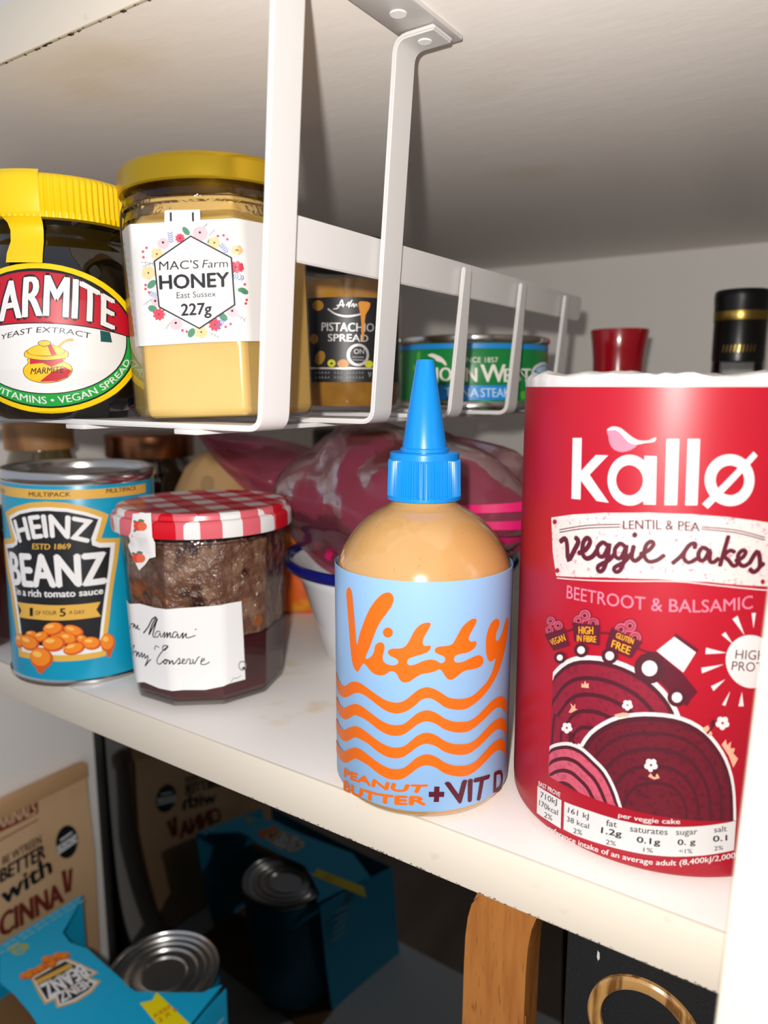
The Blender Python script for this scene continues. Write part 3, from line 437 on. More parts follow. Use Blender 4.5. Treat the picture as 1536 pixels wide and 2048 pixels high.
('p',1,13,[26.34,28.34,26.13,31.06,25.49,33.74,24.43,36.35,22.97,38.86,21.12,41.24,18.91,43.46,16.37,45.49,13.52,47.30,10.41,48.88,7.07,50.19,3.54,51.23,-0.13,51.98,-3.89,52.44,-7.71,52.59,-11.52,52.44,-15.28,51.98,-18.95,51.23,-22.48,50.19,-25.82,48.88,-28.93,47.30,-31.78,45.49,-34.32,43.46,-36.53,41.24,-38.38,38.86,-39.84,36.35,-40.90,33.74,-41.54,31.06,-41.75,28.34,-41.54,25.63,-40.90,22.95,-39.84,20.33,-38.38,17.82,-36.53,15.44,-34.32,13.22,-31.78,11.20,-28.93,9.38,-25.82,7.81,-22.48,6.49,-18.95,5.45,-15.28,4.70,-11.52,4.24,-7.71,4.09,-3.89,4.24,-0.13,4.70,3.54,5.45,7.07,6.49,10.41,7.81,13.52,9.38,16.37,11.20,18.91,13.22,21.12,15.44,22.97,17.82,24.43,20.33,25.49,22.95,26.13,25.63],0),
('p',2,29,[25.61,28.34,25.40,30.98,24.77,33.59,23.74,36.14,22.31,38.58,20.50,40.90,18.34,43.05,15.85,45.03,13.06,46.79,10.02,48.32,6.75,49.60,3.30,50.61,-0.29,51.35,-3.98,51.79,-7.71,51.94,-11.43,51.79,-15.12,51.35,-18.71,50.61,-22.16,49.60,-25.43,48.32,-28.47,46.79,-31.26,45.03,-33.75,43.05,-35.91,40.90,-37.72,38.58,-39.15,36.14,-40.18,33.59,-40.81,30.98,-41.02,28.34,-40.81,25.70,-40.18,23.09,-39.15,20.55,-37.72,18.11,-35.91,15.79,-33.75,13.63,-31.26,11.66,-28.47,9.90,-25.43,8.36,-22.16,7.08,-18.71,6.07,-15.12,5.34,-11.43,4.90,-7.71,4.75,-3.98,4.90,-0.29,5.34,3.30,6.07,6.75,7.08,10.02,8.36,13.06,9.90,15.85,11.66,18.34,13.63,20.50,15.79,22.31,18.11,23.74,20.55,24.77,23.09,25.40,25.70],0),
('p',3,13,[22.29,28.34,22.11,30.50,21.54,32.63,20.61,34.71,19.32,36.70,17.70,38.59,15.75,40.36,13.51,41.97,11.00,43.41,8.26,44.66,5.31,45.70,2.20,46.53,-1.03,47.13,-4.35,47.49,-7.71,47.61,-11.06,47.49,-14.38,47.13,-17.61,46.53,-20.72,45.70,-23.67,44.66,-26.41,43.41,-28.92,41.97,-31.16,40.36,-33.11,38.59,-34.73,36.70,-36.02,34.71,-36.95,32.63,-37.52,30.50,-37.70,28.34,-37.52,26.19,-36.95,24.05,-36.02,21.98,-34.73,19.98,-33.11,18.09,-31.16,16.33,-28.92,14.72,-26.41,13.28,-23.67,12.03,-20.72,10.98,-17.61,10.15,-14.38,9.56,-11.06,9.19,-7.71,9.07,-4.35,9.19,-1.03,9.56,2.20,10.15,5.31,10.98,8.26,12.03,11.00,13.28,13.51,14.72,15.75,16.33,17.70,18.09,19.32,19.98,20.61,21.98,21.54,24.05,22.11,26.19],0),
('p',3.5,2,[21.74,28.34,21.56,30.46,21.00,32.54,20.09,34.58,18.83,36.53,17.23,38.38,15.32,40.11,13.12,41.69,10.65,43.10,7.96,44.33,5.07,45.35,2.02,46.16,-1.15,46.74,-4.41,47.10,-7.71,47.22,-11.00,47.10,-14.26,46.74,-17.43,46.16,-20.48,45.35,-23.37,44.33,-26.06,43.10,-28.53,41.69,-30.73,40.11,-32.64,38.38,-34.24,36.53,-35.50,34.58,-36.41,32.54,-36.97,30.46,-37.15,28.34,-36.97,26.23,-36.41,24.14,-35.50,22.11,-34.24,20.15,-32.64,18.30,-30.73,16.57,-28.53,15.00,-26.06,13.58,-23.37,12.36,-20.48,11.34,-17.43,10.53,-14.26,9.94,-11.00,9.59,-7.71,9.47,-4.41,9.59,-1.15,9.94,2.02,10.53,5.07,11.34,7.96,12.36,10.65,13.58,13.12,15.00,15.32,16.57,17.23,18.30,18.83,20.15,20.09,22.11,21.00,24.14,21.56,26.23],0),
('p',3.6,2,[-37.15,28.34,-37.15,30.75,-35.31,31.16,-33.47,31.54,-31.63,31.89,-29.79,32.22,-27.95,32.52,-26.11,32.80,-24.27,33.05,-22.43,33.27,-20.59,33.47,-18.75,33.64,-16.91,33.78,-15.07,33.90,-13.23,33.99,-11.39,34.06,-9.55,34.10,-7.71,34.11,-5.86,34.10,-4.02,34.06,-2.18,33.99,-0.34,33.90,1.50,33.78,3.34,33.64,5.18,33.47,7.02,33.27,8.86,33.05,10.70,32.80,12.54,32.52,14.38,32.22,16.22,31.89,18.06,31.54,19.90,31.16,21.74,30.75,21.74,28.34,21.74,27.82,-37.15,27.82],0),
('p',4,13,[26.44,30.00,26.19,31.64,25.78,33.28,25.20,34.88,24.46,36.46,23.57,37.99,22.52,39.48,21.33,40.92,19.99,42.29,18.52,43.59,16.92,44.82,15.20,45.97,13.37,47.04,11.44,48.01,9.41,48.89,7.30,49.67,5.12,50.34,2.87,50.91,0.58,51.36,-1.76,51.71,-4.13,51.94,-6.51,52.05,-8.90,52.05,-11.28,51.94,-13.65,51.71,-15.99,51.36,-18.28,50.91,-20.53,50.34,-22.71,49.67,-24.82,48.89,-26.85,48.01,-28.78,47.04,-30.61,45.97,-32.33,44.82,-33.93,43.59,-35.40,42.29,-36.74,40.92,-37.93,39.48,-38.98,37.99,-39.87,36.46,-40.61,34.88,-41.19,33.28,-41.60,31.64,-41.85,30.00,-44.51,28.34,-42.67,28.85,-40.83,29.34,-38.99,29.80,-37.15,30.23,-35.31,30.64,-33.47,31.02,-31.63,31.37,-29.79,31.70,-27.95,32.00,-26.11,32.27,-24.27,32.52,-22.43,32.75,-20.59,32.94,-18.75,33.11,-16.91,33.26,-15.07,33.38,-13.23,33.47,-11.39,33.53,-9.55,33.57,-7.71,33.59,-5.86,33.57,-4.02,33.53,-2.18,33.47,-0.34,33.38,1.50,33.26,3.34,33.11,5.18,32.94,7.02,32.75,8.86,32.52,10.70,32.27,12.54,32.00,14.38,31.70,16.22,31.37,18.06,31.02,19.90,30.64,21.74,30.23,23.58,29.80,25.42,29.34,27.26,28.85,29.10,28.34],0),
('p',4.6,30,[25.53,29.96,25.28,31.57,24.88,33.17,24.32,34.74,23.60,36.28,22.73,37.78,21.71,39.23,20.54,40.64,19.24,41.98,17.81,43.26,16.26,44.46,14.58,45.58,12.80,46.63,10.92,47.58,8.95,48.44,6.90,49.20,4.77,49.85,2.59,50.41,0.35,50.85,-1.92,51.19,-4.22,51.42,-6.54,51.53,-8.87,51.53,-11.19,51.42,-13.49,51.19,-15.76,50.85,-18.00,50.41,-20.18,49.85,-22.31,49.20,-24.36,48.44,-26.33,47.58,-28.21,46.63,-30.00,45.58,-31.67,44.46,-33.22,43.26,-34.65,41.98,-35.96,40.64,-37.12,39.23,-38.14,37.78,-39.01,36.28,-39.73,34.74,-40.29,33.17,-40.69,31.57,-40.94,29.96,-44.51,28.74,-42.67,29.25,-40.83,29.73,-38.99,30.19,-37.15,30.62,-35.31,31.03,-33.47,31.41,-31.63,31.76,-29.79,32.09,-27.95,32.39,-26.11,32.67,-24.27,32.92,-22.43,33.14,-20.59,33.34,-18.75,33.51,-16.91,33.65,-15.07,33.77,-13.23,33.86,-11.39,33.93,-9.55,33.97,-7.71,33.98,-5.86,33.97,-4.02,33.93,-2.18,33.86,-0.34,33.77,1.50,33.65,3.34,33.51,5.18,33.34,7.02,33.14,8.86,32.92,10.70,32.67,12.54,32.39,14.38,32.09,16.22,31.76,18.06,31.41,19.90,31.03,21.74,30.62,23.58,30.19,25.42,29.73,27.26,29.25,29.10,28.74],0),
('t',6,2,'WITH B VITAMINS • VEGAN SPREAD',[-39.57,23.63,-37.35,18.94,-33.72,14.70,-28.86,11.10,-23.00,8.32,-16.41,6.49,-9.41,5.70,-2.33,5.98,4.50,7.32,10.75,9.65,16.12,12.88,20.36,16.83,23.28,21.33],[-37.41,24.17,-35.34,20.03,-31.96,16.27,-27.43,13.09,-21.96,10.63,-15.82,9.02,-9.29,8.31,-2.69,8.56,3.67,9.75,9.49,11.81,14.50,14.66,18.46,18.16,21.18,22.14],0.03),
('t',6,13,'MARMITE',[-30.29,32.14,-20.63,34.24,-6.98,36.04,4.40,35.29,12.35,33.64,17.12,32.06],[-29.80,45.81,-19.52,47.93,-6.29,50.48,5.57,49.53,11.71,46.59,18.22,43.46],0.055),
('t',7,2,'MARMITE',[-29.94,32.45,-20.52,34.46,-6.97,36.27,4.42,35.52,12.28,33.91,16.84,32.33],[-29.44,45.48,-19.41,47.66,-6.30,50.21,5.54,49.26,11.57,46.26,17.84,43.10],0.03),
('t',6,13,'YEAST EXTRACT',[-22.21,27.98,-13.00,29.92,-6.91,30.56,0.64,30.14,8.14,28.81],[-21.72,29.74,-12.87,31.83,-6.79,32.42,0.77,32.07,8.47,30.73],-0.01),
('p',6,31,[11.75,31.88,15.31,31.41,15.95,27.75,11.75,27.90],0),
('p',6,13,[-12.43,21.71,-13.06,20.10,-14.87,18.25,-15.02,15.94,-13.20,14.07,-9.09,13.07,-3.89,13.47,-0.15,15.04,1.55,17.40,1.02,19.50,-1.08,20.66,-1.02,21.82],3),
('p',6.5,32,[-12.26,21.59,-12.86,20.02,-14.64,18.23,-14.78,15.98,-12.98,14.18,-8.98,13.28,-4.01,13.65,-0.35,15.12,1.33,17.41,0.81,19.44,-1.28,20.55,-1.20,21.68],3),
('p',7,30,[-12.27,21.50,-1.20,21.59,-1.28,20.55,-5.28,18.71,-8.21,20.04,-12.45,19.58],0),
('p',7,30,[-9.85,13.55,-5.45,16.91,-0.97,18.74,1.20,17.40,-0.35,15.12,-4.00,13.74],0),
('l',6.5,17,[-2.41,25.70,-0.81,27.29,0.94,28.14,2.22,28.17],0.96,4),
('p',7.5,13,[-14.14,23.04,-13.10,24.43,-10.15,25.02,-6.47,25.37,-2.89,25.11,-0.15,24.56,0.70,23.18,-0.55,21.86,-6.84,20.81,-13.13,21.75],3),
('p',8,32,[-13.91,23.06,-12.88,24.39,-9.96,24.94,-6.49,25.15,-3.09,25.02,-0.36,24.53,0.49,23.19,-0.75,21.91,-6.83,21.04,-12.91,21.81],3),
('p',8.3,13,[-13.14,24.03,-10.52,25.82,-6.36,26.66,-2.41,25.77,-0.39,24.16,-2.63,22.80,-6.71,22.34,-11.25,22.73],3),
('p',8.8,32,[-12.91,24.04,-10.32,25.74,-6.39,26.44,-2.62,25.70,-0.60,24.16,-2.82,22.87,-6.70,22.56,-11.03,22.80],3),
('p',9,30,[-6.18,26.40,-4.70,26.24,-3.24,22.95,-4.98,22.67],0),
('p',9,13,[-8.95,26.46,-8.74,27.41,-6.82,27.90,-5.00,27.45,-4.90,26.51,-7.01,25.63],3),
('p',9.5,32,[-8.74,26.50,-8.53,27.35,-6.84,27.68,-5.21,27.39,-5.10,26.55,-6.99,25.86],3),
('t',9,13,'MARMITE',[-12.68,16.08,-1.55,16.70],[-11.91,18.23,-1.38,18.97],0.01),
 ],
 'honey': [
('p',0,12,[-21.33,66.04,-10.10,65.27,0.18,64.08,11.07,64.07,22.43,64.24,33.00,64.19,38.00,64.34,44.44,64.53,50.25,64.81,47.26,26.03,39.97,26.21,34.11,26.02,19.72,26.04,0.98,25.61,-10.38,25.92,-14.98,41.95],0),
('p',0,12,[11.25,67.43,11.81,67.70,22.56,67.38,22.48,63.64,10.94,63.55],0),
('p',1,13,[12.89,67.00,13.53,67.01,13.41,64.30,12.77,64.24],0),
('p',1,13,[19.94,66.65,20.57,66.66,20.46,63.95,19.83,63.90],0),
('p',3,13,[19.07,59.69,31.85,52.34,32.00,37.46,19.84,30.30,6.95,37.79,6.56,52.38],0),
('p',4,2,[19.08,59.15,31.32,52.08,31.46,37.75,19.81,30.85,7.46,38.06,7.09,52.11],0),
('t',5,13,"MAC'S",[8.15,49.31,20.92,49.41],[8.38,52.21,21.11,52.08],0.004),
('t',5,13,'Farm',[22.07,49.49,30.39,49.38],[22.70,51.92,30.41,51.84],0),
('t',5,13,'HONEY',[7.96,43.44,30.32,43.39],[8.07,47.71,30.47,47.80],0.045),
('t',5,13,'East Sussex',[13.13,40.33,25.88,40.43],[13.28,42.33,26.00,42.16],0.004),
('t',5,13,'227g',[14.24,34.85,24.04,35.00],[14.52,38.52,24.29,38.58],0.035),
('e',1,33,[22.13,60.06,24.62,59.94,21.97,57.80],16),
('e',2.5,13,[22.07,60.41,22.47,60.39,22.04,60.02],8),
('e',1,33,[10.10,57.58,12.02,57.49,9.96,55.84],16),
('e',2.5,13,[10.04,57.93,10.45,57.91,10.00,57.54],8),
('e',1,33,[12.28,32.26,14.37,32.18,12.13,30.33],16),
('e',2.5,13,[12.21,32.62,12.63,32.61,12.18,32.22],8),
('e',1,33,[30.86,35.36,32.69,35.29,30.75,33.67],16),
('e',2.5,13,[30.79,35.73,31.20,35.71,30.77,35.32],8),
('e',1,33,[6.11,39.49,7.59,39.43,6.00,38.13],16),
('e',2.5,13,[6.04,39.85,6.46,39.83,6.01,39.45],8),
('e',1.5,34,[8.87,54.21,9.73,54.02,8.59,53.18],10),
('e',1.5,34,[7.85,53.38,7.91,52.53,6.75,53.28],10),
('e',1.5,34,[6.74,54.02,5.91,53.68,6.34,54.98],10),
('e',1.5,34,[7.07,55.24,6.50,55.88,7.92,55.94],10),
('e',1.5,34,[8.38,55.36,8.86,56.09,9.31,54.82],10),
('e',2.5,35,[7.78,54.44,8.10,54.43,7.76,54.14],8),
('e',1.5,34,[27.53,56.84,28.37,56.66,27.27,55.83],10),
('e',1.5,34,[26.54,56.02,26.60,55.19,25.46,55.93],10),
('e',1.5,34,[25.44,56.66,24.63,56.33,25.03,57.61],10),
('e',1.5,34,[25.74,57.87,25.18,58.50,26.57,58.55],10),
('e',1.5,34,[27.04,57.98,27.49,58.70,27.96,57.45],10),
('e',2.5,35,[26.46,57.08,26.77,57.06,26.44,56.77],8),
('e',1.5,34,[5.79,48.44,6.78,48.23,5.47,47.26],10),
('e',1.5,34,[4.62,47.48,4.68,46.51,3.36,47.37],10),
('e',1.5,34,[3.34,48.22,2.39,47.83,2.88,49.33],10),
('e',1.5,34,[3.73,49.63,3.08,50.37,4.70,50.43],10),
('e',1.5,34,[5.24,49.77,5.78,50.61,6.30,49.15],10),
('e',2.5,35,[4.54,48.71,4.87,48.70,4.52,48.40],8),
('e',1.5,34,[21.48,29.13,22.39,28.94,21.20,28.02],10),
('e',1.5,34,[20.41,28.23,20.48,27.32,19.25,28.11],10),
('e',1.5,34,[19.23,28.91,18.36,28.54,18.80,29.95],10),
('e',1.5,34,[19.57,30.24,18.97,30.92,20.46,30.99],10),
('e',1.5,34,[20.95,30.37,21.45,31.16,21.94,29.80],10),
('e',2.5,35,[20.33,29.38,20.65,29.36,20.31,29.06],8),
('e',1.5,34,[34.46,54.41,35.45,54.41,34.17,53.49],10),
('e',1.5,34,[33.36,53.55,33.42,52.83,32.44,53.47],10),
('e',1.5,34,[32.42,54.10,31.73,53.81,32.07,54.91],10),
('e',1.5,34,[32.68,55.14,32.19,55.68,33.38,55.72],10),
('e',1.5,34,[33.88,55.30,34.41,56.00,34.96,55.02],10),
('e',2.5,35,[33.29,54.45,33.64,54.46,33.27,54.15],8),
('e',1.5,36,[16.50,58.94,17.21,58.90,16.47,58.54],10),
('e',1.5,36,[16.25,58.40,16.76,57.94,15.95,58.11],10),
('e',1.5,36,[15.69,58.13,15.77,57.45,15.28,58.08],10),
('e',1.5,36,[15.10,58.26,14.70,57.69,14.75,58.48],10),
('e',1.5,36,[14.74,58.73,14.05,58.53,14.62,59.11],10),
('e',1.5,36,[14.78,59.31,14.13,59.58,14.95,59.68],10),
('e',1.5,36,[15.21,59.74,14.90,60.35,15.58,59.92],10),
('e',1.5,36,[15.82,59.82,15.99,60.48,16.22,59.73],10),
('e',1.5,36,[16.33,59.50,16.90,59.91,16.57,59.18],10),
('e',2.5,13,[15.60,58.98,15.87,58.97,15.58,58.72],8),
('e',1.5,36,[34.21,49.28,35.46,49.42,34.17,48.76],10),
('e',1.5,36,[33.79,48.51,34.69,48.04,33.34,48.09],10),
('e',1.5,36,[33.00,48.12,33.11,47.24,32.47,48.05],10),
('e',1.5,36,[32.24,48.29,31.73,47.54,31.79,48.57],10),
('e',1.5,36,[31.77,48.90,30.89,48.63,31.61,49.39],10),
('e',1.5,36,[31.81,49.66,30.97,50.00,32.03,50.14],10),
('e',1.5,36,[32.36,50.22,31.95,51.01,32.84,50.46],10),
('e',1.5,36,[33.14,50.32,33.35,51.18,33.72,50.24],10),
('e',1.5,36,[33.91,49.97,34.91,50.66,34.34,49.62],10),
('e',2.5,13,[32.87,49.23,33.14,49.22,32.86,48.97],8),
('e',1.5,36,[26.19,31.51,27.16,31.47,26.15,30.95],10),
('e',1.5,36,[25.85,30.74,26.55,30.10,25.45,30.33],10),
('e',1.5,36,[25.10,30.36,25.20,29.42,24.53,30.29],10),
('e',1.5,36,[24.28,30.54,23.73,29.73,23.80,30.83],10),
('e',1.5,36,[23.78,31.18,22.84,30.89,23.62,31.72],10),
('e',1.5,36,[23.84,32.01,22.94,32.37,24.07,32.52],10),
('e',1.5,36,[24.42,32.61,23.99,33.45,24.93,32.87],10),
('e',1.5,36,[25.25,32.72,25.49,33.65,25.81,32.61],10),
('e',1.5,36,[25.95,32.29,26.74,32.87,26.29,31.85],10),
('e',2.5,13,[24.96,31.55,25.24,31.54,24.94,31.28],8),
('e',1.5,36,[8.14,35.49,9.07,35.45,8.09,34.96],10),
('e',1.5,36,[7.80,34.76,8.47,34.15,7.41,34.37],10),
('e',1.5,36,[7.07,34.40,7.16,33.49,6.51,34.33],10),
('e',1.5,36,[6.28,34.57,5.74,33.79,5.82,34.85],10),
('e',1.5,36,[5.80,35.19,4.89,34.91,5.66,35.70],10),
('e',1.5,36,[5.87,35.97,5.01,36.32,6.10,36.47],10),
('e',1.5,36,[6.44,36.56,6.03,37.36,6.94,36.80],10),
('e',1.5,36,[7.25,36.66,7.48,37.55,7.78,36.55],10),
('e',1.5,36,[7.92,36.24,8.68,36.80,8.24,35.82],10),
('e',2.5,13,[6.95,35.54,7.23,35.53,6.93,35.27],8),
('e',1.2,37,[17.67,61.06,18.63,59.81,16.93,60.53],12),
('e',1.2,37,[5.31,45.12,6.65,46.26,6.03,44.33],12),
('e',1.2,37,[5.01,37.42,6.45,36.84,4.54,36.42],12),
('e',1.2,37,[17.08,29.27,18.01,30.65,18.00,28.69],12),
('e',1.2,37,[27.74,33.92,28.94,32.83,26.98,33.12],12),
('e',1.2,37,[34.80,41.96,36.68,41.32,34.12,41.13],12),
('e',1.2,37,[24.91,57.67,25.42,58.40,25.36,57.39],12),
('l',2,38,[12.62,57.82,11.79,58.31],0.22,0),
('l',2,38,[12.62,57.82,13.43,58.37],0.22,0),
('l',2,38,[12.61,58.47,11.78,58.96],0.22,0),
('l',2,38,[12.61,58.47,13.42,59.02],0.22,0),
('l',2,38,[12.60,59.12,11.77,59.62],0.22,0),
('l',2,38,[12.60,59.12,13.41,59.67],0.22,0),
('l',2,38,[12.59,59.77,11.76,60.27],0.22,0),
('l',2,38,[12.59,59.77,13.40,60.32],0.22,0),
('l',2,38,[12.58,60.43,11.75,60.92],0.22,0),
('l',2,38,[12.58,60.43,13.39,60.98],0.22,0),
('l',2,38,[30.38,54.02,29.41,53.96],0.22,0),
('l',2,38,[30.38,54.02,30.72,54.91],0.22,0),
('l',2,38,[29.98,54.54,29.01,54.48],0.22,0),
('l',2,38,[29.98,54.54,30.31,55.43],0.22,0),
('l',2,38,[29.58,55.06,28.60,55.00],0.22,0),
('l',2,38,[29.58,55.06,29.91,55.95],0.22,0),
('l',2,38,[29.18,55.58,28.20,55.52],0.22,0),
('l',2,38,[29.18,55.58,29.51,56.47],0.22,0),
('l',2,38,[28.78,56.10,27.80,56.04],0.22,0),
('l',2,38,[28.78,56.10,29.11,56.98],0.22,0),
('l',2,38,[35.07,45.94,34.01,45.21],0.24,0),
('l',2,38,[35.07,45.94,34.71,46.81],0.32,0),
('l',2,38,[34.19,46.03,33.23,45.34],0.24,0),
('l',2,38,[34.19,46.03,33.83,46.89],0.31,0),
('l',2,38,[33.36,46.14,32.58,45.54],0.22,0),
('l',2,38,[33.36,46.14,33.10,47.05],0.23,0),
('l',2,38,[32.71,46.33,31.94,45.74],0.22,0),
('l',2,38,[32.71,46.33,32.46,47.25],0.23,0),
('l',2,38,[32.07,46.53,31.29,45.94],0.22,0),
('l',2,38,[32.07,46.53,31.81,47.44],0.23,0),
('l',2,38,[4.43,42.35,5.28,42.89],0.22,0),
('l',2,38,[4.43,42.35,4.59,41.40],0.23,0),
('l',2,38,[5.06,42.10,5.91,42.63],0.22,0),
('l',2,38,[5.06,42.10,5.22,41.15],0.23,0),
('l',2,38,[5.69,41.84,6.55,42.38],0.22,0),
('l',2,38,[5.69,41.84,5.85,40.89],0.23,0),
('l',2,38,[6.33,41.58,7.18,42.12],0.22,0),
('l',2,38,[6.33,41.58,6.49,40.63],0.23,0),
('l',2,38,[6.96,41.33,7.81,41.87],0.22,0),
('l',2,38,[6.96,41.33,7.12,40.38],0.23,0),
('l',2,38,[27.84,33.29,28.22,32.40],0.23,0),
('l',2,38,[27.84,33.29,26.84,33.26],0.22,0),
('l',2,38,[27.46,32.72,27.84,31.83],0.23,0),
('l',2,38,[27.46,32.72,26.46,32.69],0.22,0),
('l',2,38,[27.07,32.15,27.46,31.26],0.23,0),
('l',2,38,[27.07,32.15,26.08,32.12],0.22,0),
('l',2,38,[26.69,31.58,27.07,30.69],0.23,0),
('l',2,38,[26.69,31.58,25.70,31.55],0.22,0),
('l',2,38,[26.31,31.01,26.69,30.12],0.23,0),
('l',2,38,[26.31,31.01,25.31,30.98],0.22,0),
('e',1.8,36,[4.59,56.52,5.05,56.50,4.56,56.08],8),
('e',1.8,36,[3.35,55.39,3.81,55.37,3.31,54.95],8),
('e',1.8,36,[3.34,53.63,3.80,53.61,3.30,53.19],8),
('e',1.8,36,[27.72,59.06,28.17,59.04,27.69,58.63],8),
('e',1.8,36,[29.53,59.19,29.98,59.17,29.51,58.76],8),
('e',1.8,36,[30.67,57.92,31.12,57.90,30.64,57.49],8),
('e',1.8,36,[34.67,49.99,35.29,50.06,34.63,49.55],8),
('e',1.8,36,[34.88,48.92,35.50,48.99,34.85,48.47],8),
('e',1.8,36,[35.41,44.10,36.03,44.16,35.37,43.66],8),
('e',1.8,36,[35.82,39.23,36.44,39.28,35.78,38.78],8),
('e',1.8,36,[35.35,38.07,35.97,38.12,35.31,37.62],8),
('e',1.8,36,[28.36,30.75,28.82,30.73,28.33,30.30],8),
('e',1.8,36,[30.02,31.59,30.48,31.57,30.00,31.14],8),
('e',1.8,36,[3.31,44.98,3.77,44.96,3.27,44.53],8),
('e',1.8,36,[3.20,43.73,3.66,43.71,3.16,43.29],8),
('e',1.8,36,[4.27,42.61,4.73,42.60,4.23,42.17],8),
('e',1.8,36,[14.21,30.15,14.68,30.13,14.18,29.69],8),
('e',1.8,36,[15.58,29.73,16.04,29.72,15.54,29.28],8),
('l',1,25,[2.72,50.70,6.41,51.73],0.18,0),
('l',1,25,[3.83,51.01,4.43,51.60],0.13,0),
('l',1,25,[3.83,51.01,3.95,50.29],0.14,0),
('l',1,25,[4.94,51.32,5.54,51.91],0.13,0),
('l',1,25,[4.94,51.32,5.06,50.60],0.14,0),
('l',1,25,[6.04,51.62,6.64,52.22],0.13,0),
('l',1,25,[6.04,51.62,6.17,50.91],0.14,0),
('l',1,25,[2.39,52.22,6.76,51.49],0.18,0),
('l',1,25,[3.70,52.00,4.30,52.59],0.13,0),
('l',1,25,[3.70,52.00,3.82,51.29],0.14,0),
('l',1,25,[5.01,51.78,5.61,52.37],0.13,0),
('l',1,25,[5.01,51.78,5.14,51.07],0.14,0),
('l',1,25,[6.32,51.56,6.92,52.15],0.13,0),
('l',1,25,[6.32,51.56,6.45,50.85],0.14,0),
('l',1,25,[2.09,38.75,5.02,40.43],0.18,0),
('l',1,25,[2.97,39.26,3.58,39.86],0.13,0),
('l',1,25,[2.97,39.26,3.09,38.53],0.14,0),
('l',1,25,[3.85,39.76,4.46,40.37],0.13,0),
('l',1,25,[3.85,39.76,3.97,39.04],0.14,0),
('l',1,25,[4.73,40.26,5.34,40.87],0.13,0),
('l',1,25,[4.73,40.26,4.85,39.54],0.14,0),
('l',1,25,[31.82,34.66,34.47,32.63],0.18,0),
('l',1,25,[32.54,34.02,33.13,34.63],0.13,0),
('l',1,25,[32.54,34.02,32.68,33.30],0.14,0),
('l',1,25,[33.25,33.39,33.96,34.04],0.13,0),
('l',1,25,[33.25,33.39,33.39,32.67],0.14,0),
('l',1,25,[34.14,32.81,34.94,33.49],0.16,0),
('l',1,25,[34.14,32.81,34.33,32.10],0.19,0),
('l',1,25,[8.67,30.81,10.48,33.01],0.18,0),
('l',1,25,[9.21,31.47,9.82,32.08],0.14,0),
('l',1,25,[9.21,31.47,9.34,30.74],0.14,0),
('l',1,25,[9.76,32.13,10.36,32.74],0.14,0),
('l',1,25,[9.76,32.13,9.88,31.40],0.14,0),
('l',1,25,[10.30,32.79,10.90,33.40],0.14,0),
('l',1,25,[10.30,32.79,10.43,32.06],0.14,0),
('l',1,25,[22.74,29.38,25.84,27.45],0.18,0),
('l',1,25,[23.67,28.80,24.26,29.41],0.14,0),
('l',1,25,[23.67,28.80,23.80,28.07],0.14,0),
('l',1,25,[24.60,28.22,25.19,28.83],0.14,0),
('l',1,25,[24.60,28.22,24.73,27.49],0.14,0),
('l',1,25,[25.53,27.64,26.13,28.26],0.14,0),
('l',1,25,[25.53,27.64,25.67,26.91],0.14,0),
('l',1,25,[22.70,61.68,24.59,62.88],0.17,0),
('l',1,25,[23.27,62.04,23.85,62.62],0.13,0),
('l',1,25,[23.27,62.04,23.40,61.34],0.14,0),
('l',1,25,[23.84,62.40,24.42,62.98],0.13,0),
('l',1,25,[23.84,62.40,23.97,61.71],0.14,0),
('l',1,25,[24.40,62.76,24.99,63.34],0.13,0),
('l',1,25,[24.40,62.76,24.54,62.07],0.14,0),
('l',1,25,[24.81,59.41,26.73,61.05],0.18,0),
('l',1,25,[25.38,59.91,25.96,60.48],0.13,0),
('l',1,25,[25.38,59.91,25.52,59.21],0.14,0),
('l',1,25,[25.96,60.40,26.54,60.98],0.13,0),
('l',1,25,[25.96,60.40,26.09,59.70],0.14,0),
('l',1,25,[26.53,60.89,27.11,61.47],0.13,0),
('l',1,25,[26.53,60.89,26.67,60.19],0.14,0),
('l',1,13,[-17.40,61.63,-16.67,60.37],0.39,0),
('l',1,13,[-16.95,59.11,-16.41,57.61],0.39,0),
('l',1,13,[-16.50,56.60,-16.14,54.85],0.39,0),
('l',1,13,[-10.99,55.21,-10.64,54.05],0.31,0),
('l',1,13,[-16.04,54.09,-15.31,52.85],0.39,0),
('l',1,13,[-10.54,52.75,-10.19,51.59],0.31,0),
('l',1,13,[-15.59,51.57,-15.04,50.08],0.39,0),
('l',1,13,[-10.10,50.28,-9.74,49.12],0.31,0),
('l',1,13,[-15.13,49.06,-14.77,47.31],0.39,0),
('l',1,13,[-9.65,47.82,-9.29,46.66],0.31,0),
('l',1,13,[-14.67,46.55,-13.94,45.32],0.39,0),
('l',1,13,[-9.20,45.35,-8.85,44.19],0.31,0),
('l',1,13,[-14.22,44.03,-13.67,42.55],0.39,0),
('l',1,13,[-8.75,42.89,-8.40,41.73],0.31,0),
('l',1,13,[-13.76,41.52,-13.40,39.77],0.39,0),
('l',1,13,[-8.30,40.42,-7.95,39.27],0.31,0),
('l',1,13,[-13.31,39.01,-12.57,37.79],0.39,0),
('l',1,13,[-7.86,37.95,-7.50,36.80],0.31,0),
('l',1,13,[-12.85,36.49,-12.30,35.02],0.39,0),
('l',1,13,[-7.40,35.49,-7.05,34.34],0.31,0),
('l',1,13,[-12.38,33.98,-12.02,32.24],0.39,0),
('l',1,13,[-6.95,33.02,-6.60,31.87],0.31,0),
('l',1,13,[-11.93,31.47,-11.21,30.27],0.39,0),
('l',1,13,[-6.51,30.56,-6.16,29.41],0.31,0),
 ],
 'jam': [
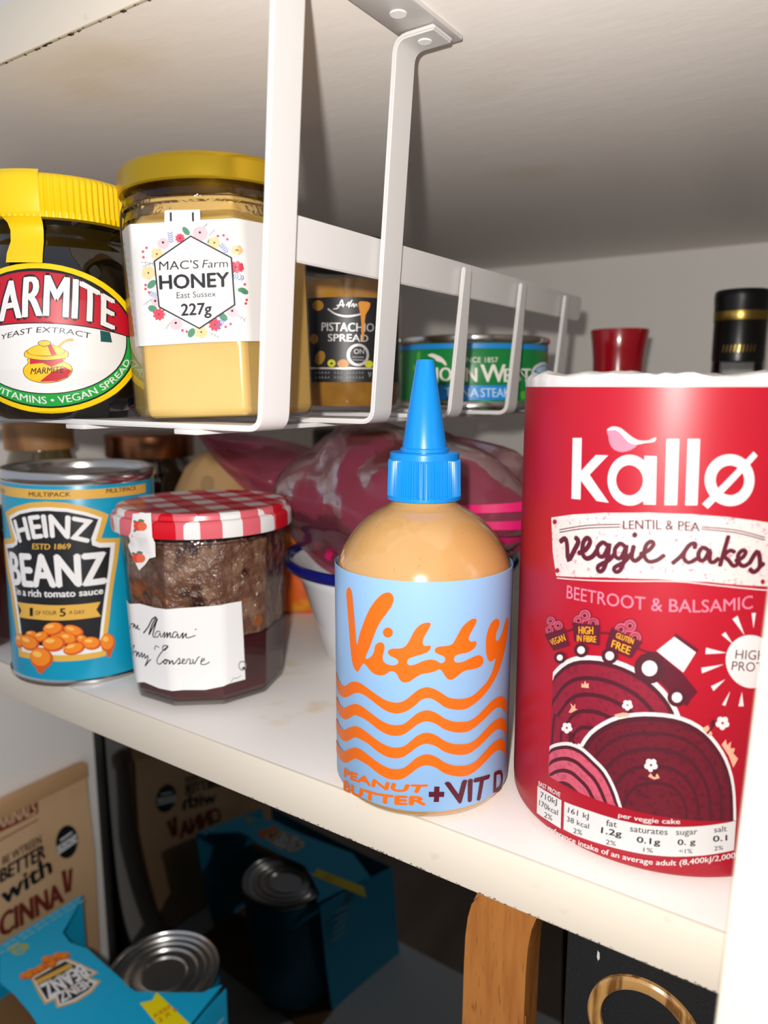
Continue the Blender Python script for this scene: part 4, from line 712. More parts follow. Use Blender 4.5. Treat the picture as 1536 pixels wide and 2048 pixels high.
('p',0,15,[-44.25,43.85,-44.23,42.16,-16.06,47.64,-7.07,47.22,7.27,48.11,16.87,48.53,24.19,49.15,31.80,48.83,32.62,30.03,33.23,10.33,24.94,10.53,14.31,8.53,5.18,8.88,-8.14,8.00,-17.63,8.93,-39.75,3.40,-42.00,4.62],0),
('l',1,13,[-15.03,33.66,-11.96,36.92,-8.81,41.34,-6.19,42.81,-9.07,38.93,-11.74,33.38,-8.85,37.49,-5.49,42.35,-7.00,39.31,-9.25,33.74,-8.20,32.87],0.67,4),
('l',1,13,[-4.46,36.24,-6.36,36.06,-7.88,33.82,-6.66,33.16,-4.52,35.64,-4.55,33.87,-3.56,34.06],0.44,4),
('l',1,13,[-3.56,34.06,-1.67,36.65,-2.39,33.69,-0.18,36.76,-0.73,34.01,0.90,36.77,0.91,34.42,1.85,34.68],0.48,4),
('l',1,13,[3.86,36.67,2.59,36.89,1.76,34.98,2.69,34.24,3.98,36.08,4.02,34.02,4.92,34.52],0.46,4),
('l',1,13,[5.02,34.58,6.25,36.48,5.80,33.67,7.52,36.15,7.56,33.91,11.22,34.97],0.47,4),
('l',1,13,[-44.13,30.47,-39.82,28.67,-22.08,36.86,-21.53,35.03,-20.10,36.92,-19.89,34.85,-18.13,36.98,-18.69,35.08,-17.20,35.05],0.58,4),
('l',1,13,[-8.85,26.76,-8.11,28.71,-5.99,28.53],0.45,4),
('l',1,13,[-0.41,30.24,-2.83,29.94,-3.90,28.24,-2.59,27.79,-0.27,30.15,-4.27,26.79,-7.50,22.83,-7.91,20.46,-6.06,20.43,-3.70,22.54],0.49,4),
('l',1,13,[-2.72,23.23,-3.85,21.79,-2.93,21.09,-1.63,22.74,-2.57,23.26,-0.08,23.18],0.62,4),
('l',1,13,[-0.08,23.18,-0.55,21.41,1.05,23.40,1.20,21.49,2.41,22.52],0.48,4),
('l',1,13,[2.52,22.52,3.94,24.43,4.08,22.46,3.08,21.48,4.85,22.14],0.42,4),
('l',1,13,[5.13,22.43,6.24,23.52,5.47,23.85,5.15,21.83,6.57,21.78],0.43,4),
('l',1,13,[6.67,21.77,7.56,23.77,8.59,23.44,8.28,21.42,9.47,21.98],0.43,4),
('l',1,13,[9.65,23.64,10.12,21.35,11.78,24.16,12.59,24.74],0.44,4),
('l',1,13,[13.00,22.15,14.63,23.35,13.65,23.74,13.02,21.25,14.81,21.01,16.69,22.02],0.44,4),
('l',1,13,[-43.75,15.34,-41.65,17.73,-42.15,14.15,-21.85,26.48,-28.46,19.39,-21.02,23.59,-21.29,20.90,-19.42,23.60,-19.35,20.99,-17.25,23.74,-17.50,21.07,-15.46,23.49,-15.66,21.14,-13.55,22.97,-14.27,20.21,-16.06,17.21,-13.06,20.47,-11.78,21.34],0.55,4),
('e',1,13,[11.55,37.84,11.86,37.83,11.54,37.49],8),
('r',1,25,[31.81,17.48,33.82,16.94,31.78,15.04],20,0.75),
('e',1.5,1,[32.42,16.21,33.30,15.97,32.41,15.60],10),
('l',1,25,[25.89,11.17,27.47,12.56,29.02,12.12,30.92,12.82],0.33,4),
 ],
 'tape': [
('p',0,15,[-32.04,90.67,-26.94,91.39,-22.23,91.72,-22.25,81.11,-23.03,71.65,-26.49,70.72,-29.03,67.79,-33.25,64.49,-36.02,68.11,-40.90,74.84,-33.95,82.33],0),
('e',1,37,[-30.55,86.96,-29.30,86.22,-31.26,86.31],10),
('e',1,37,[-27.37,87.98,-25.71,87.85,-27.57,87.27],10),
('e',1,37,[-31.02,83.62,-30.03,84.55,-30.38,83.25],10),
('e',2,39,[-29.03,85.55,-26.20,85.77,-29.19,83.34],16),
('e',2.4,40,[-27.01,85.49,-24.55,85.66,-27.14,83.51],16),
('e',1,37,[-36.17,71.49,-34.57,70.82,-37.09,70.77],10),
('e',1,37,[-32.16,72.75,-30.14,72.71,-32.40,72.00],10),
('e',1,37,[-36.78,68.01,-35.49,69.05,-35.95,67.68],10),
('e',2,39,[-34.23,70.15,-30.74,70.54,-34.43,67.86],16),
('e',2.4,40,[-31.72,70.21,-28.75,70.51,-31.88,68.16],16),
 ],
 'pouch': [
('p',1,41,[-63.76,197.73,-44.08,195.80,-27.47,193.66,-17.03,193.02,-15.43,190.87,-15.98,178.79,-28.75,178.57,-45.55,178.98,-65.39,179.79],0),
('t',2,42,'ARINALS',[-47.75,181.92,-17.73,179.23],[-46.90,191.56,-17.30,189.79],0.03),
('l',1,41,[-48.56,172.67,-16.38,173.94],0.89,0),
('l',1,41,[-43.37,194.57,-28.34,193.64],0.67,0),
('t',1,13,'BE WTREEN',[-46.20,152.65,-15.10,153.33],[-45.68,158.62,-15.60,160.40],0.02),
('t',1,13,'OBETTER',[-57.97,139.60,-13.26,140.11],[-57.07,149.70,-13.04,151.73],0.045),
('t',1,13,'with',[-48.82,120.81,-8.94,124.79],[-48.61,134.56,-10.51,139.96],0.05),
('t',1,43,'CINNA',[-52.74,96.86,-26.91,95.48,-1.42,94.04],[-51.19,114.59,-27.15,114.07,-3.33,112.29],0.045),
('e',1,13,[5.60,142.87,14.68,136.88,3.04,129.72],28),
('p',2,15,[-3.51,143.42,14.00,145.36,14.46,138.49,-2.38,136.29],0),
('t',3,13,'CRUNCH',[-2.72,137.92,14.34,139.53],[-3.30,142.54,13.92,144.43],0.02),
('l',2,15,[0.38,147.18,10.12,148.61],1.59,0),
('p',1,43,[-1.24,120.72,2.86,120.24,3.59,99.75,0.48,99.72],0),
('p',1,43,[5.09,118.93,8.75,118.25,5.78,98.89,2.94,100.15],0),
 ],
 'carton': [
('p',1,14,[-78.14,-21.15,-77.60,-13.37,-75.80,2.32,-60.60,4.63,-44.63,6.82,-46.10,0.30,-37.09,3.24,-33.98,-5.64,-35.12,-16.07,-41.08,-25.86,-48.43,-22.89,-50.07,-28.60,-65.07,-25.02],0),
('p',2,15,[-76.85,-20.77,-74.18,1.27,-46.08,5.85,-47.90,-0.91,-37.99,1.65,-35.79,-5.59,-36.70,-15.60,-41.60,-24.41,-49.46,-21.11,-51.27,-26.97,-64.55,-23.87],0),
('p',3,13,[-75.74,-20.52,-72.45,0.14,-47.47,4.57,-49.45,-2.29,-39.03,0.29,-37.14,-5.87,-38.52,-14.97,-42.36,-22.79,-50.76,-19.48,-52.33,-25.53,-64.29,-22.90],0),
('t',4,15,'BEANZ',[-60.80,4.15,-67.06,-21.55],[-48.31,1.82,-51.98,-24.05],0.045),
('t',4,15,'HEINZ',[-46.31,-0.17,-51.48,-19.02],[-38.31,-0.21,-42.60,-21.73],0.045),
('p',4,14,[-73.56,-21.04,-67.96,0.89,-63.53,0.06,-68.85,-21.95],0),
('l',4,15,[-64.92,-21.72,-61.13,-0.56],1.41,0),
('l',4,14,[-48.75,-16.39,-47.13,-5.67],1.22,0),
('e',4.5,16,[-83.33,-22.64,-82.50,-19.81,-79.86,-23.62],12),
('e',4.65,17,[-84.00,-22.59,-83.35,-20.38,-81.47,-23.31],12),
('e',4.8,16,[-82.37,-18.63,-81.53,-15.77,-78.89,-19.64],12),
('e',4.95,17,[-83.04,-18.57,-82.39,-16.34,-80.50,-19.31],12),
('e',5.1,16,[-80.06,-15.38,-79.22,-12.50,-76.59,-16.41],12),
('e',5.25,17,[-80.73,-15.32,-80.08,-13.07,-78.20,-16.07],12),
('e',5.4,16,[-79.75,-10.88,-78.89,-7.96,-76.25,-11.94],12),
('e',5.55,17,[-80.42,-10.82,-79.76,-8.54,-77.87,-11.59],12),
('e',5.7,16,[-81.70,-6.10,-80.84,-3.13,-78.15,-7.20],12),
('e',5.85,17,[-82.38,-6.03,-81.72,-3.71,-79.80,-6.83],12),
('e',6,16,[-84.45,-6.19,-83.61,-3.21,-80.88,-7.29],12),
('e',6.15,17,[-85.14,-6.12,-84.48,-3.80,-82.53,-6.92],12),
('e',6.3,16,[-80.27,-3.37,-79.42,-0.39,-76.73,-4.49],12),
('e',6.45,17,[-80.96,-3.30,-80.29,-0.97,-78.37,-4.12],12),
('e',6.6,16,[-81.13,-0.39,-80.27,2.62,-77.56,-1.53],12),
('e',6.75,17,[-81.83,-0.32,-81.15,2.03,-79.22,-1.15],12),
('e',6.9,16,[-78.07,1.32,-77.19,4.34,-74.51,0.17],12),
('e',7.05,17,[-78.75,1.39,-78.07,3.75,-76.16,0.56],12),
('e',7.2,16,[-76.47,2.75,-75.59,5.78,-72.93,1.60],12),
('e',7.35,17,[-77.15,2.83,-76.47,5.19,-74.57,1.98],12),
('e',7.5,16,[-77.16,-6.54,-76.30,-3.59,-73.66,-7.63],12),
('e',7.65,17,[-77.84,-6.47,-77.16,-4.17,-75.28,-7.27],12),
('e',7.8,16,[-80.24,-12.93,-79.39,-10.03,-76.75,-13.98],12),
('e',7.95,17,[-80.91,-12.87,-80.25,-10.61,-78.37,-13.64],12),
('e',8.1,16,[-80.62,-20.82,-79.79,-17.98,-77.17,-21.81],12),
('e',8.25,17,[-81.29,-20.76,-80.64,-18.55,-78.77,-21.49],12),
('l',1,44,[-114.44,-17.44,-114.45,-11.57,-110.68,-6.60,-106.08,-6.66],1.02,4),
('l',1,44,[-113.93,-15.63,-115.35,-11.05,-109.50,-7.29,-105.21,-7.18],0.96,4),
('l',1,44,[-113.41,-13.82,-116.25,-10.54,-108.32,-7.98,-104.34,-7.69],0.89,4),
('e',1,44,[-108.85,-11.84,-106.44,-8.07,-103.59,-13.91],18),
('e',1.5,45,[-108.85,-11.84,-107.03,-9.00,-105.22,-13.26],18),
('l',2,44,[-109.74,-14.27,-107.95,-9.39],2.14,0),
 ],
 'sticker': [
('p',1,46,[-0.99,6.03,3.99,11.84,0.86,17.86,37.52,13.23,60.38,9.98,49.30,-2.79,17.24,2.42],0),
('t',2,47,'KEEP',[16.19,3.89,18.62,15.91],[13.59,5.36,16.13,16.06],0.03),
('t',2,47,'2 X 2',[21.61,3.21,23.15,15.97],[18.36,4.63,20.40,16.36],0.03),
 ],
}
# ------------------------------------------------------------------ helpers
def lin(h):
    if isinstance(h, str):
        h = h.lstrip('#'); c = [int(h[i:i + 2], 16) / 255 for i in (0, 2, 4)]
        return tuple(((x + .055) / 1.055) ** 2.4 if x > .04045 else x / 12.92 for x in c)
    return h
MATS = {}
def mat(name, col, rough=.45, metal=0.0, **k):
    if name in MATS: return MATS[name]
    m = bpy.data.materials.new(name); m.use_nodes = True; MATS[name] = m
    p = m.node_tree.nodes['Principled BSDF']
    p.inputs['Base Color'].default_value = (*lin(col), 1); p.inputs['Roughness'].default_value = rough; p.inputs['Metallic'].default_value = metal
    for kk, v in k.items(): p.inputs[kk].default_value = v
    return m
def nodes(m): return m.node_tree.nodes, m.node_tree.links, m.node_tree.nodes['Principled BSDF']
def add_bump(m, scale=60, strength=.2, dist=.001, detail=3, stretch=(1, 1, 1)):
    n, l, p = nodes(m)
    tc = n.new('ShaderNodeTexCoord'); mp = n.new('ShaderNodeMapping'); mp.inputs['Scale'].default_value = stretch
    t = n.new('ShaderNodeTexNoise'); t.inputs['Scale'].default_value = scale; t.inputs['Detail'].default_value = detail
    b = n.new('ShaderNodeBump'); b.inputs['Strength'].default_value = strength; b.inputs['Distance'].default_value = dist
    l.new(tc.outputs['Object'], mp.inputs[0]); l.new(mp.outputs[0], t.inputs['Vector']); l.new(t.outputs['Fac'], b.inputs['Height']); l.new(b.outputs[0], p.inputs['Normal'])
    return m
def add_blotch(m, c2, scale=30, lo=.5, hi=.6, detail=4, stretch=(1, 1, 1), amount=1.0):
    n, l, p = nodes(m)
    tc = n.new('ShaderNodeTexCoord'); mp = n.new('ShaderNodeMapping'); mp.inputs['Scale'].default_value = stretch
    t = n.new('ShaderNodeTexNoise'); t.inputs['Scale'].default_value = scale; t.inputs['Detail'].default_value = detail
    r = n.new('ShaderNodeMapRange'); r.inputs[1].default_value = lo; r.inputs[2].default_value = hi; r.inputs[4].default_value = amount
    x = n.new('ShaderNodeMix'); x.data_type = 'RGBA'
    l.new(tc.outputs['Object'], mp.inputs[0]); l.new(mp.outputs[0], t.inputs['Vector']); l.new(t.outputs['Fac'], r.inputs[0]); l.new(r.outputs[0], x.inputs[0])
    s = p.inputs['Base Color']
    if s.links: l.new(s.links[0].from_socket, x.inputs[6])
    else: x.inputs[6].default_value = s.default_value
    x.inputs[7].default_value = (*lin(c2), 1); l.new(x.outputs[2], s)
    return m
def glass(name, tint=(.96, .97, .95), rough=.02, ior=1.45, gain=1.0, milk=None, bump=None):
    if name in MATS: return MATS[name]
    m = bpy.data.materials.new(name); m.use_nodes = True; MATS[name] = m
    n, l = m.node_tree.nodes, m.node_tree.links; n.clear()
    out = n.new('ShaderNodeOutputMaterial'); tr = n.new('ShaderNodeBsdfTransparent'); gl = n.new('ShaderNodeBsdfGlossy'); mx = n.new('ShaderNodeMixShader'); fr = n.new('ShaderNodeFresnel')
    tr.inputs[0].default_value = (*lin(tint), 1); gl.inputs['Roughness'].default_value = rough; fr.inputs[0].default_value = ior
    base = tr
    if bump:
        tc = n.new('ShaderNodeTexCoord'); t = n.new('ShaderNodeTexNoise'); t.inputs['Scale'].default_value = bump[0]; t.inputs['Detail'].default_value = 3; b = n.new('ShaderNodeBump'); b.inputs['Strength'].default_value = bump[1]; b.inputs['Distance'].default_value = bump[2]
        l.new(tc.outputs['Object'], t.inputs['Vector']); l.new(t.outputs['Fac'], b.inputs['Height']); l.new(b.outputs[0], gl.inputs['Normal']); l.new(b.outputs[0], fr.inputs['Normal'])
    if milk:
        df = n.new('ShaderNodeBsdfDiffuse'); df.inputs[0].default_value = (*lin(milk[0]), 1); m2 = n.new('ShaderNodeMixShader'); m2.inputs[0].default_value = milk[1]
        l.new(tr.outputs[0], m2.inputs[1]); l.new(df.outputs[0], m2.inputs[2]); base = m2
    mu = n.new('ShaderNodeMath'); mu.operation = 'MULTIPLY'; mu.inputs[1].default_value = gain; mu.use_clamp = True
    l.new(fr.outputs[0], mu.inputs[0]); l.new(mu.outputs[0], mx.inputs[0]); l.new(base.outputs[0], mx.inputs[1]); l.new(gl.outputs[0], mx.inputs[2]); l.new(mx.outputs[0], out.inputs[0])
    return m
def link(name, me, mats=None, parent=None, loc=None, smooth=True, angle=40):
    o = bpy.data.objects.new(name, me); COL.objects.link(o)
    for m in (mats if isinstance(mats, (list, tuple)) else [mats]):
        if m: me.materials.append(m)
    if parent: o.parent = parent
    if loc: o.location = loc
    if smooth:
        me.polygons.foreach_set('use_smooth', [True] * len(me.polygons)); me.set_sharp_from_angle(angle=math.radians(angle))
    return o
def mesh(name, v, f, mats=None, parent=None, loc=None, smooth=True, angle=40, fm=None):
    me = bpy.data.meshes.new(name); me.from_pydata(v, [], f); me.validate()
    if fm:
        for p, i in zip(me.polygons, fm): p.material_index = i
    return link(name, me, mats, parent, loc, smooth, angle)
def tag(o, label, cat, group=None):
    o['label'] = label; o['category'] = cat
    if group: o['group'] = group
    return o
def thing(name, label, cat, loc, group=None, tilt=0):
    o = bpy.data.objects.new(name, None); COL.objects.link(o); o.empty_display_size = .02
    o.matrix_world = Matrix.Translation(loc) @ (Matrix.Rotation(tilt, 4, Vector((-math.sin(HEAD), math.cos(HEAD), 0))) if tilt else Matrix())
    return tag(o, label, cat, group)
def struct(o): o['kind'] = 'structure'; return o
def bm_link(bm, name, mats, parent=None, loc=None, smooth=True, angle=40):
    me = bpy.data.meshes.new(name); bmesh.ops.recalc_face_normals(bm, faces=bm.faces); bm.to_mesh(me); bm.free()
    return link(name, me, mats, parent, loc, smooth, angle)
def box(name, x0, x1, y0, y1, z0, z1, m, parent=None, bev=.0008, seg=2):
    bm = bmesh.new(); bmesh.ops.create_cube(bm, size=1)
    for v in bm.verts: v.co = Vector(((x0 + x1) / 2 + v.co.x * (x1 - x0), (y0 + y1) / 2 + v.co.y * (y1 - y0), (z0 + z1) / 2 + v.co.z * (z1 - z0)))
    if bev: bmesh.ops.bevel(bm, geom=bm.edges, offset=bev, segments=seg, affect='EDGES', profile=.5)
    return bm_link(bm, name, m, parent)
def lathe(name, prof, m, parent=None, seg=64, fm=None, angle=40, wob=None, loc=None, a0=0):
    v = []; f = []; idx = []; mi = []
    for (r, z) in prof:
        if r < 1e-7: idx.append([len(v)]); v.append((0, 0, z))
        else:
            idx.append(list(range(len(v), len(v) + seg)))
            for i in range(seg):
                a = a0 + 2 * math.pi * i / seg; rr = r + (wob(a, r, z) if wob else 0)
                v.append((rr * math.cos(a), rr * math.sin(a), z))
    for k in range(len(prof) - 1):
        A, B = idx[k], idx[k + 1]
        for i in range(seg):
            j = (i + 1) % seg
            if len(A) == 1 and len(B) == 1: continue
            if len(A) == 1: f.append((A[0], B[j], B[i]))
            elif len(B) == 1: f.append((A[i], A[j], B[0]))
            else: f.append((A[i], A[j], B[j], B[i]))
            mi.append(fm[k] if fm else 0)
    return mesh(name, v, f, m, parent, loc, True, angle, mi if fm else None)
def prism(name, prof, n, a0, m, parent=None, angle=25, fm=None):
    o = lathe(name, prof, m, parent, n, fm, angle, a0=a0); return o
def extrude_poly(name, pts, to3, depth_vec, m, parent=None, bev=0, angle=40):
    """pts: 2D outline; to3 maps to 3D; extruded by depth_vec"""
    bm = bmesh.new(); a = [bm.verts.new(to3(p)) for p in pts]; d = Vector(depth_vec); b = [bm.verts.new(v.co + d) for v in a]; n = len(a)
    bm.faces.new(a); bm.faces.new(list(reversed(b)))
    for i in range(n): bm.faces.new((a[i], a[(i + 1) % n], b[(i + 1) % n], b[i]))
    if bev: bmesh.ops.bevel(bm, geom=bm.edges, offset=bev, segments=2, affect='EDGES')
    return bm_link(bm, name, m, parent, angle=angle)
def fillet(path, r, n=5):
    out = [Vector(path[0])]
    for a, b, c in zip(path, path[1:], path[2:]):
        a, b, c = Vector(a), Vector(b), Vector(c); p = b + (a - b).normalized() * r; q = b + (c - b).normalized() * r
        for i in range(n + 1):
            t = i / n; out.append(p * (1 - t) ** 2 + b * 2 * t * (1 - t) + q * t * t)
    out.append(Vector(path[-1])); return out
def strip(name, path, y0, y1, th, m, parent=None, r=.006, bev=.0005, taper_end=True):
    """flat bar bent in the XZ plane"""
    P = fillet(path, r); bm = bmesh.new(); rows = []; n = len(P)
    for i, p in enumerate(P):
        a = P[max(i - 1, 0)]; b = P[min(i + 1, n - 1)]; t = (b - a).normalized(); q = Vector((-t.y, t.x)) * th / 2
        yy0, yy1 = y0, y1
        if taper_end and i in (0, n - 1): yy0, yy1 = y0 + (y1 - y0) * .22, y1 - (y1 - y0) * .22
        rows.append([bm.verts.new((p.x + s * q.x, yy, p.y + s * q.y)) for s, yy in ((1, yy0), (1, yy1), (-1, yy1), (-1, yy0))])
    for A, B in zip(rows, rows[1:]):
        for k in range(4): bm.faces.new((A[k], A[(k + 1) % 4], B[(k + 1) % 4], B[k]))
    bm.faces.new(rows[0]); bm.faces.new(list(reversed(rows[-1])))
    bmesh.ops.recalc_face_normals(bm, faces=bm.faces)
    if bev:
        es = [e for e in bm.edges if e.is_manifold and e.calc_face_angle(0) > .9]
        bmesh.ops.bevel(bm, geom=es, offset=bev, segments=2, affect='EDGES')
    return bm_link(bm, name, m, parent, angle=30)
# ------------------------------------------------------------------ printed labels
def catmull(p, n, closed):
    out = []; N = len(p)
    for i in range(N if closed else N - 1):
        p0, p1, p2, p3 = [Vector(p[(i + k) % N] if closed else p[min(max(i + k, 0), N - 1)]) for k in (-1, 0, 1, 2)]
        for j in range(n):
            t = j / n; out.append(.5 * ((2 * p1) + (p2 - p0) * t + (2 * p0 - 5 * p1 + 4 * p2 - p3) * t * t + (3 * p1 - p0 - 3 * p2 + p3) * t ** 3))
    if not closed: out.append(Vector(p[-1]))
    return out
_text = {}
def text_mesh(st, off):
    if (st, off) in _text: return _text[(st, off)]
    c = bpy.data.curves.new('lettering', 'FONT'); c.body = st; c.size = 1; c.offset = off; c.resolution_u = 3; c.fill_mode = 'FRONT'
    o = bpy.data.objects.new('lettering', c); COL.objects.link(o)
    bpy.context.view_layer.update()
    me = bpy.data.meshes.new_from_object(o.evaluated_get(bpy.context.evaluated_depsgraph_get()))
    v = [tuple(x.co)[:2] for x in me.vertices]; f = [tuple(p.vertices) for p in me.polygons]
    bpy.data.objects.remove(o); bpy.data.curves.remove(c); bpy.data.meshes.remove(me)
    _text[(st, off)] = (v, f); return v, f
def prs(a): return [(a[i], a[i + 1]) for i in range(0, len(a), 2)]
def curve_at(pts, t):
    if len(pts) == 2: return pts[0].lerp(pts[1], t)
    L = [0]
    for a, b in zip(pts, pts[1:]): L.append(L[-1] + (b - a).length)
    d = t * L[-1]
    for i in range(len(pts) - 1):
        if d <= L[i + 1] or i == len(pts) - 2: return pts[i].lerp(pts[i + 1], (d - L[i]) / ((L[i + 1] - L[i]) or 1))
def prints(name, key, parent, surf, step=2.0, base=.00006, lay=.00004, zstep=0):
    V = []; F = []; M = []; used = []
    def add(v, f, l, m):
        if m not in used: used.append(m)
        k = len(V); V.extend((a, b, l) for a, b in v); F.extend(tuple(i + k for i in t) for t in f); M.extend([used.index(m)] * len(f))
    for ei, e in enumerate(PRINTS[key]):
        kind, l, m = e[:3]; l += (ei % 9) * .012
        if kind == 'p':
            p = prs(e[3])
            if e[4]: p = [tuple(q) for q in catmull(p, e[4], True)]
            if len(e) > 5: p = [(max(a, e[5][1]), max(b, e[5][0])) for a, b in p]
            q = [p[0]]
            for a in p[1:]:
                if abs(a[0] - q[-1][0]) + abs(a[1] - q[-1][1]) > .01: q.append(a)
            add(q, geometry.tessellate_polygon([[Vector((a, b, 0)) for a, b in q]]), l, m)
        elif kind in 'er':
            c, a, b = [Vector(x) for x in prs(e[3])]; n = e[4]; u, v = a - c, b - c
            ring = [c + u * math.cos(2 * math.pi * i / n) + v * math.sin(2 * math.pi * i / n) for i in range(n)]
            if kind == 'e': add([tuple(x) for x in ring], [tuple(range(n))], l, m)
            else:
                inn = [c + (x - c) * e[5] for x in ring]
                add([tuple(x) for x in ring + inn], [(i, (i + 1) % n, n + (i + 1) % n, n + i) for i in range(n)], l, m)
        elif kind == 'l':
            p = [Vector(x) for x in prs(e[3])]; w = e[4]
            if e[5]: p = catmull(p, e[5], False)
            d0 = (p[0] - p[1]).normalized(); d1 = (p[-1] - p[-2]).normalized(); p = [p[0] + d0 * w * .3] + p + [p[-1] + d1 * w * .3]; L = []
            for i, x in enumerate(p):
                t = (p[min(i + 1, len(p) - 1)] - p[max(i - 1, 0)]); t = t.normalized() if t.length > 1e-6 else Vector((1, 0)); h = w / 2 * (.55 if i in (0, len(p) - 1) else 1)
                q = Vector((-t.y, t.x)) * h; L += [tuple(x + q), tuple(x - q)]
            add(L, [(2 * i, 2 * i + 1, 2 * i + 3, 2 * i + 2) for i in range(len(p) - 1)], l, m)
        elif kind == 't':
            v, f = text_mesh(e[3], 0.0); xt = max(0, e[6]); B = catmull(prs(e[4]), 4, False) if len(e[4]) > 4 else [Vector(x) for x in prs(e[4])]; T = catmull(prs(e[5]), 4, False) if len(e[5]) > 4 else [Vector(x) for x in prs(e[5])]
            x0 = min(a for a, b in v); x1 = max(a for a, b in v); y1 = max(b for a, b in v); out = []
            for a, b in v:
                t = (a - x0) / (x1 - x0); P, Q = curve_at(B, t), curve_at(T, t); out.append(tuple(P + (Q - P) * (b / y1)))
            hgt = (T[0] - B[0]).length
            sg = 1 if B[-1].x >= B[0].x else -1
            for si, (sx_, sy_) in enumerate(((-1, 0), (1, 0), (0, 0), (0, 1), (0, -1)) if xt > .03 else ((-1, 0), (1, 0)) if xt else ((0, 0),)): add([(a + sg * sx_ * xt * hgt * 1.1, b + sy_ * xt * hgt * .8) for a, b in out], f, l + si * .012, m)
    me = bpy.data.meshes.new(name); me.from_pydata(V, [], F)
    for p, i in zip(me.polygons, M): p.material_index = i
    bm = bmesh.new(); bm.from_mesh(me)
    if step:
        s0 = min(v[0] for v in V); s1 = max(v[0] for v in V); k = math.ceil(s0 / step)
        while k * step < s1:
            bmesh.ops.bisect_plane(bm, geom=bm.verts[:] + bm.edges[:] + bm.faces[:], plane_co=(k * step, 0, 0), plane_no=(1, 0, 0), dist=1e-5); k += 1
    if zstep:
        z0 = min(v[1] for v in V); z1 = max(v[1] for v in V); k = math.ceil(z0 / zstep)
        while k * zstep < z1:
            bmesh.ops.bisect_plane(bm, geom=bm.verts[:] + bm.edges[:] + bm.faces[:], plane_co=(0, k * zstep, 0), plane_no=(0, 1, 0), dist=1e-5); k += 1
    for v in bm.verts: v.co = Vector(surf(v.co.x / 1000, v.co.y / 1000, base + lay * v.co.z))
    bm.to_mesh(me); bm.free()
    return link(name, me, [print_mat(PRINT_MATS[i]) for i in used], parent, angle=60)
PCOL = dict(orange='e0680e', maroon='561024', white_near_dim='d6d4d2', white_far_lift='f2f0ee', pink_pale='d07c92', banner='cfc8c4', tube_red='9a0c20', pink_mid='c45468', gold_print='e8a21c', maroon_dk='4a1522', beet='861a30', beet_dk='641424', peach='efa58a', label_white='d2d0ce', ink='16161a', gold_label='e6b24a', bean_dark='d4581a', bean='f58a1c', bean_light='ffc060', tuna_blue='1788d8', cream='efeade', pale_blue='bfe0f4', tuna_leaf='4fae32', silver_print='c2c0c0', nut='d08a2e', grey_print='8a8a8c', nut_dark='8a6420', lime='b8b820', marm_yellow='e8c408', marm_green='1f9a3c', marm_red='b00a22', teal_dk='0d4a48', pot_yellow='efb010', pink_flower='f0aeb4', peach_flower='f6b888', brown_print='50382e', red_flower='cf3f52', leaf='4a8060', blue_print='3a62a8', berry='e2452a', berry_lt='ea6a48', brick_print='8a3428', kraft_lt='d8b48a', cinna='7a2c1e', flash_yellow='fbe60a', flash_red='e2501c', emblem='b8b428', carton_teal='14b2de')  # near whites darkened, far white lightened, to offset flash falloff
def print_mat(n):
    k = 'print_' + n
    if k in MATS: return MATS[k]
    m = mat(k, PCOL[n], .42)
    if n == 'silver_print': nodes(m)[2].inputs['Metallic'].default_value = .6
    if n in ('banner',): add_blotch(m, 'd48a98', 900, .60, .66, 3)
    if n in ('beet', 'beet_dk'): add_blotch(m, '4a1020' if n == 'beet_dk' else '701428', 700, .5, .7, 4)
    if n == 'pink_mid': add_blotch(m, 'a84058', 600, .5, .7, 4)
    return m
SURF = make_surfaces()
# ------------------------------------------------------------------ the cupboard
XL, XR, YB, ZC, ZF = -.523, .012, .70, .262, -.356
laminate = mat('white_laminate', 'e6dfd9', .38); add_bump(laminate, 90, .25, .0006, 4, (1, 1, 2.2)); add_blotch(laminate, 'd8bd8e', 26, .62, .68, 4, amount=.5)
underside = mat('shelf_underside', 'f4eee8', .42); add_bump(underside, 70, .22, .0008, 5, (1, 2.0, 1)); add_blotch(underside, 'dcbf94', 9, .62, .8, 2, amount=.5)
paint = mat('cupboard_paint', 'faf5ee', .5); add_bump(paint, 40, .12, .0006)
edge = mat('edge_band', 'ddd3c2', .4); add_blotch(edge, 'cfc3ae', 120, .68, .74, 4, amount=.6); add_bump(edge, 30, .06, .0005)
struct(box('wall_left', XL - .018, XL, .17, YB + .018, ZF - .02, .62, paint, bev=0))
struct(box('wall_back', XL, XR, YB, YB + .018, ZF - .02, .62, paint, bev=0))
struct(box('wall_right', XR, XR + .018, .17, YB + .018, ZF - .02, .62, paint, bev=0))
stile = box('trim_1', -.0175, .06, .150, .168, ZF - .15, .62, edge, bev=.0012); struct(stile)
for v_ in stile.data.vertices: v_.co.x += (v_.co.z - .036) * .03
floor_m = mat('floor_laminate', 'd9d8d6', .45); add_bump(floor_m, 60, .1, .0005)
kf = mat('kitchen_floor', 'a08468', .5); add_blotch(kf, '8a6c50', 6, .4, .6, 3, (1, .1, 1))
struct(box('floor', -4, 4, -4, .16, -1.25, -1.23, kf, bev=0))
struct(box('floor', XL, XR, .172, YB, ZF - .018, ZF, floor_m, bev=0))
sh = thing('cupboard_shelf', 'white laminate cupboard shelf carrying the blue-capped bottle, with a cream front edge', 'shelf', (0, 0, 0))
box('board', XL, XR, .1995, YB, -.0180, 0, laminate, sh, bev=.0003)
box('edge_band', XL, XR, .1978, .1995, -.0182, .0002, edge, sh, bev=.0005)
rnd = random.Random(5)
chip_m = mat('chipped_edge', '4a4038', .8)
v = []; f = []
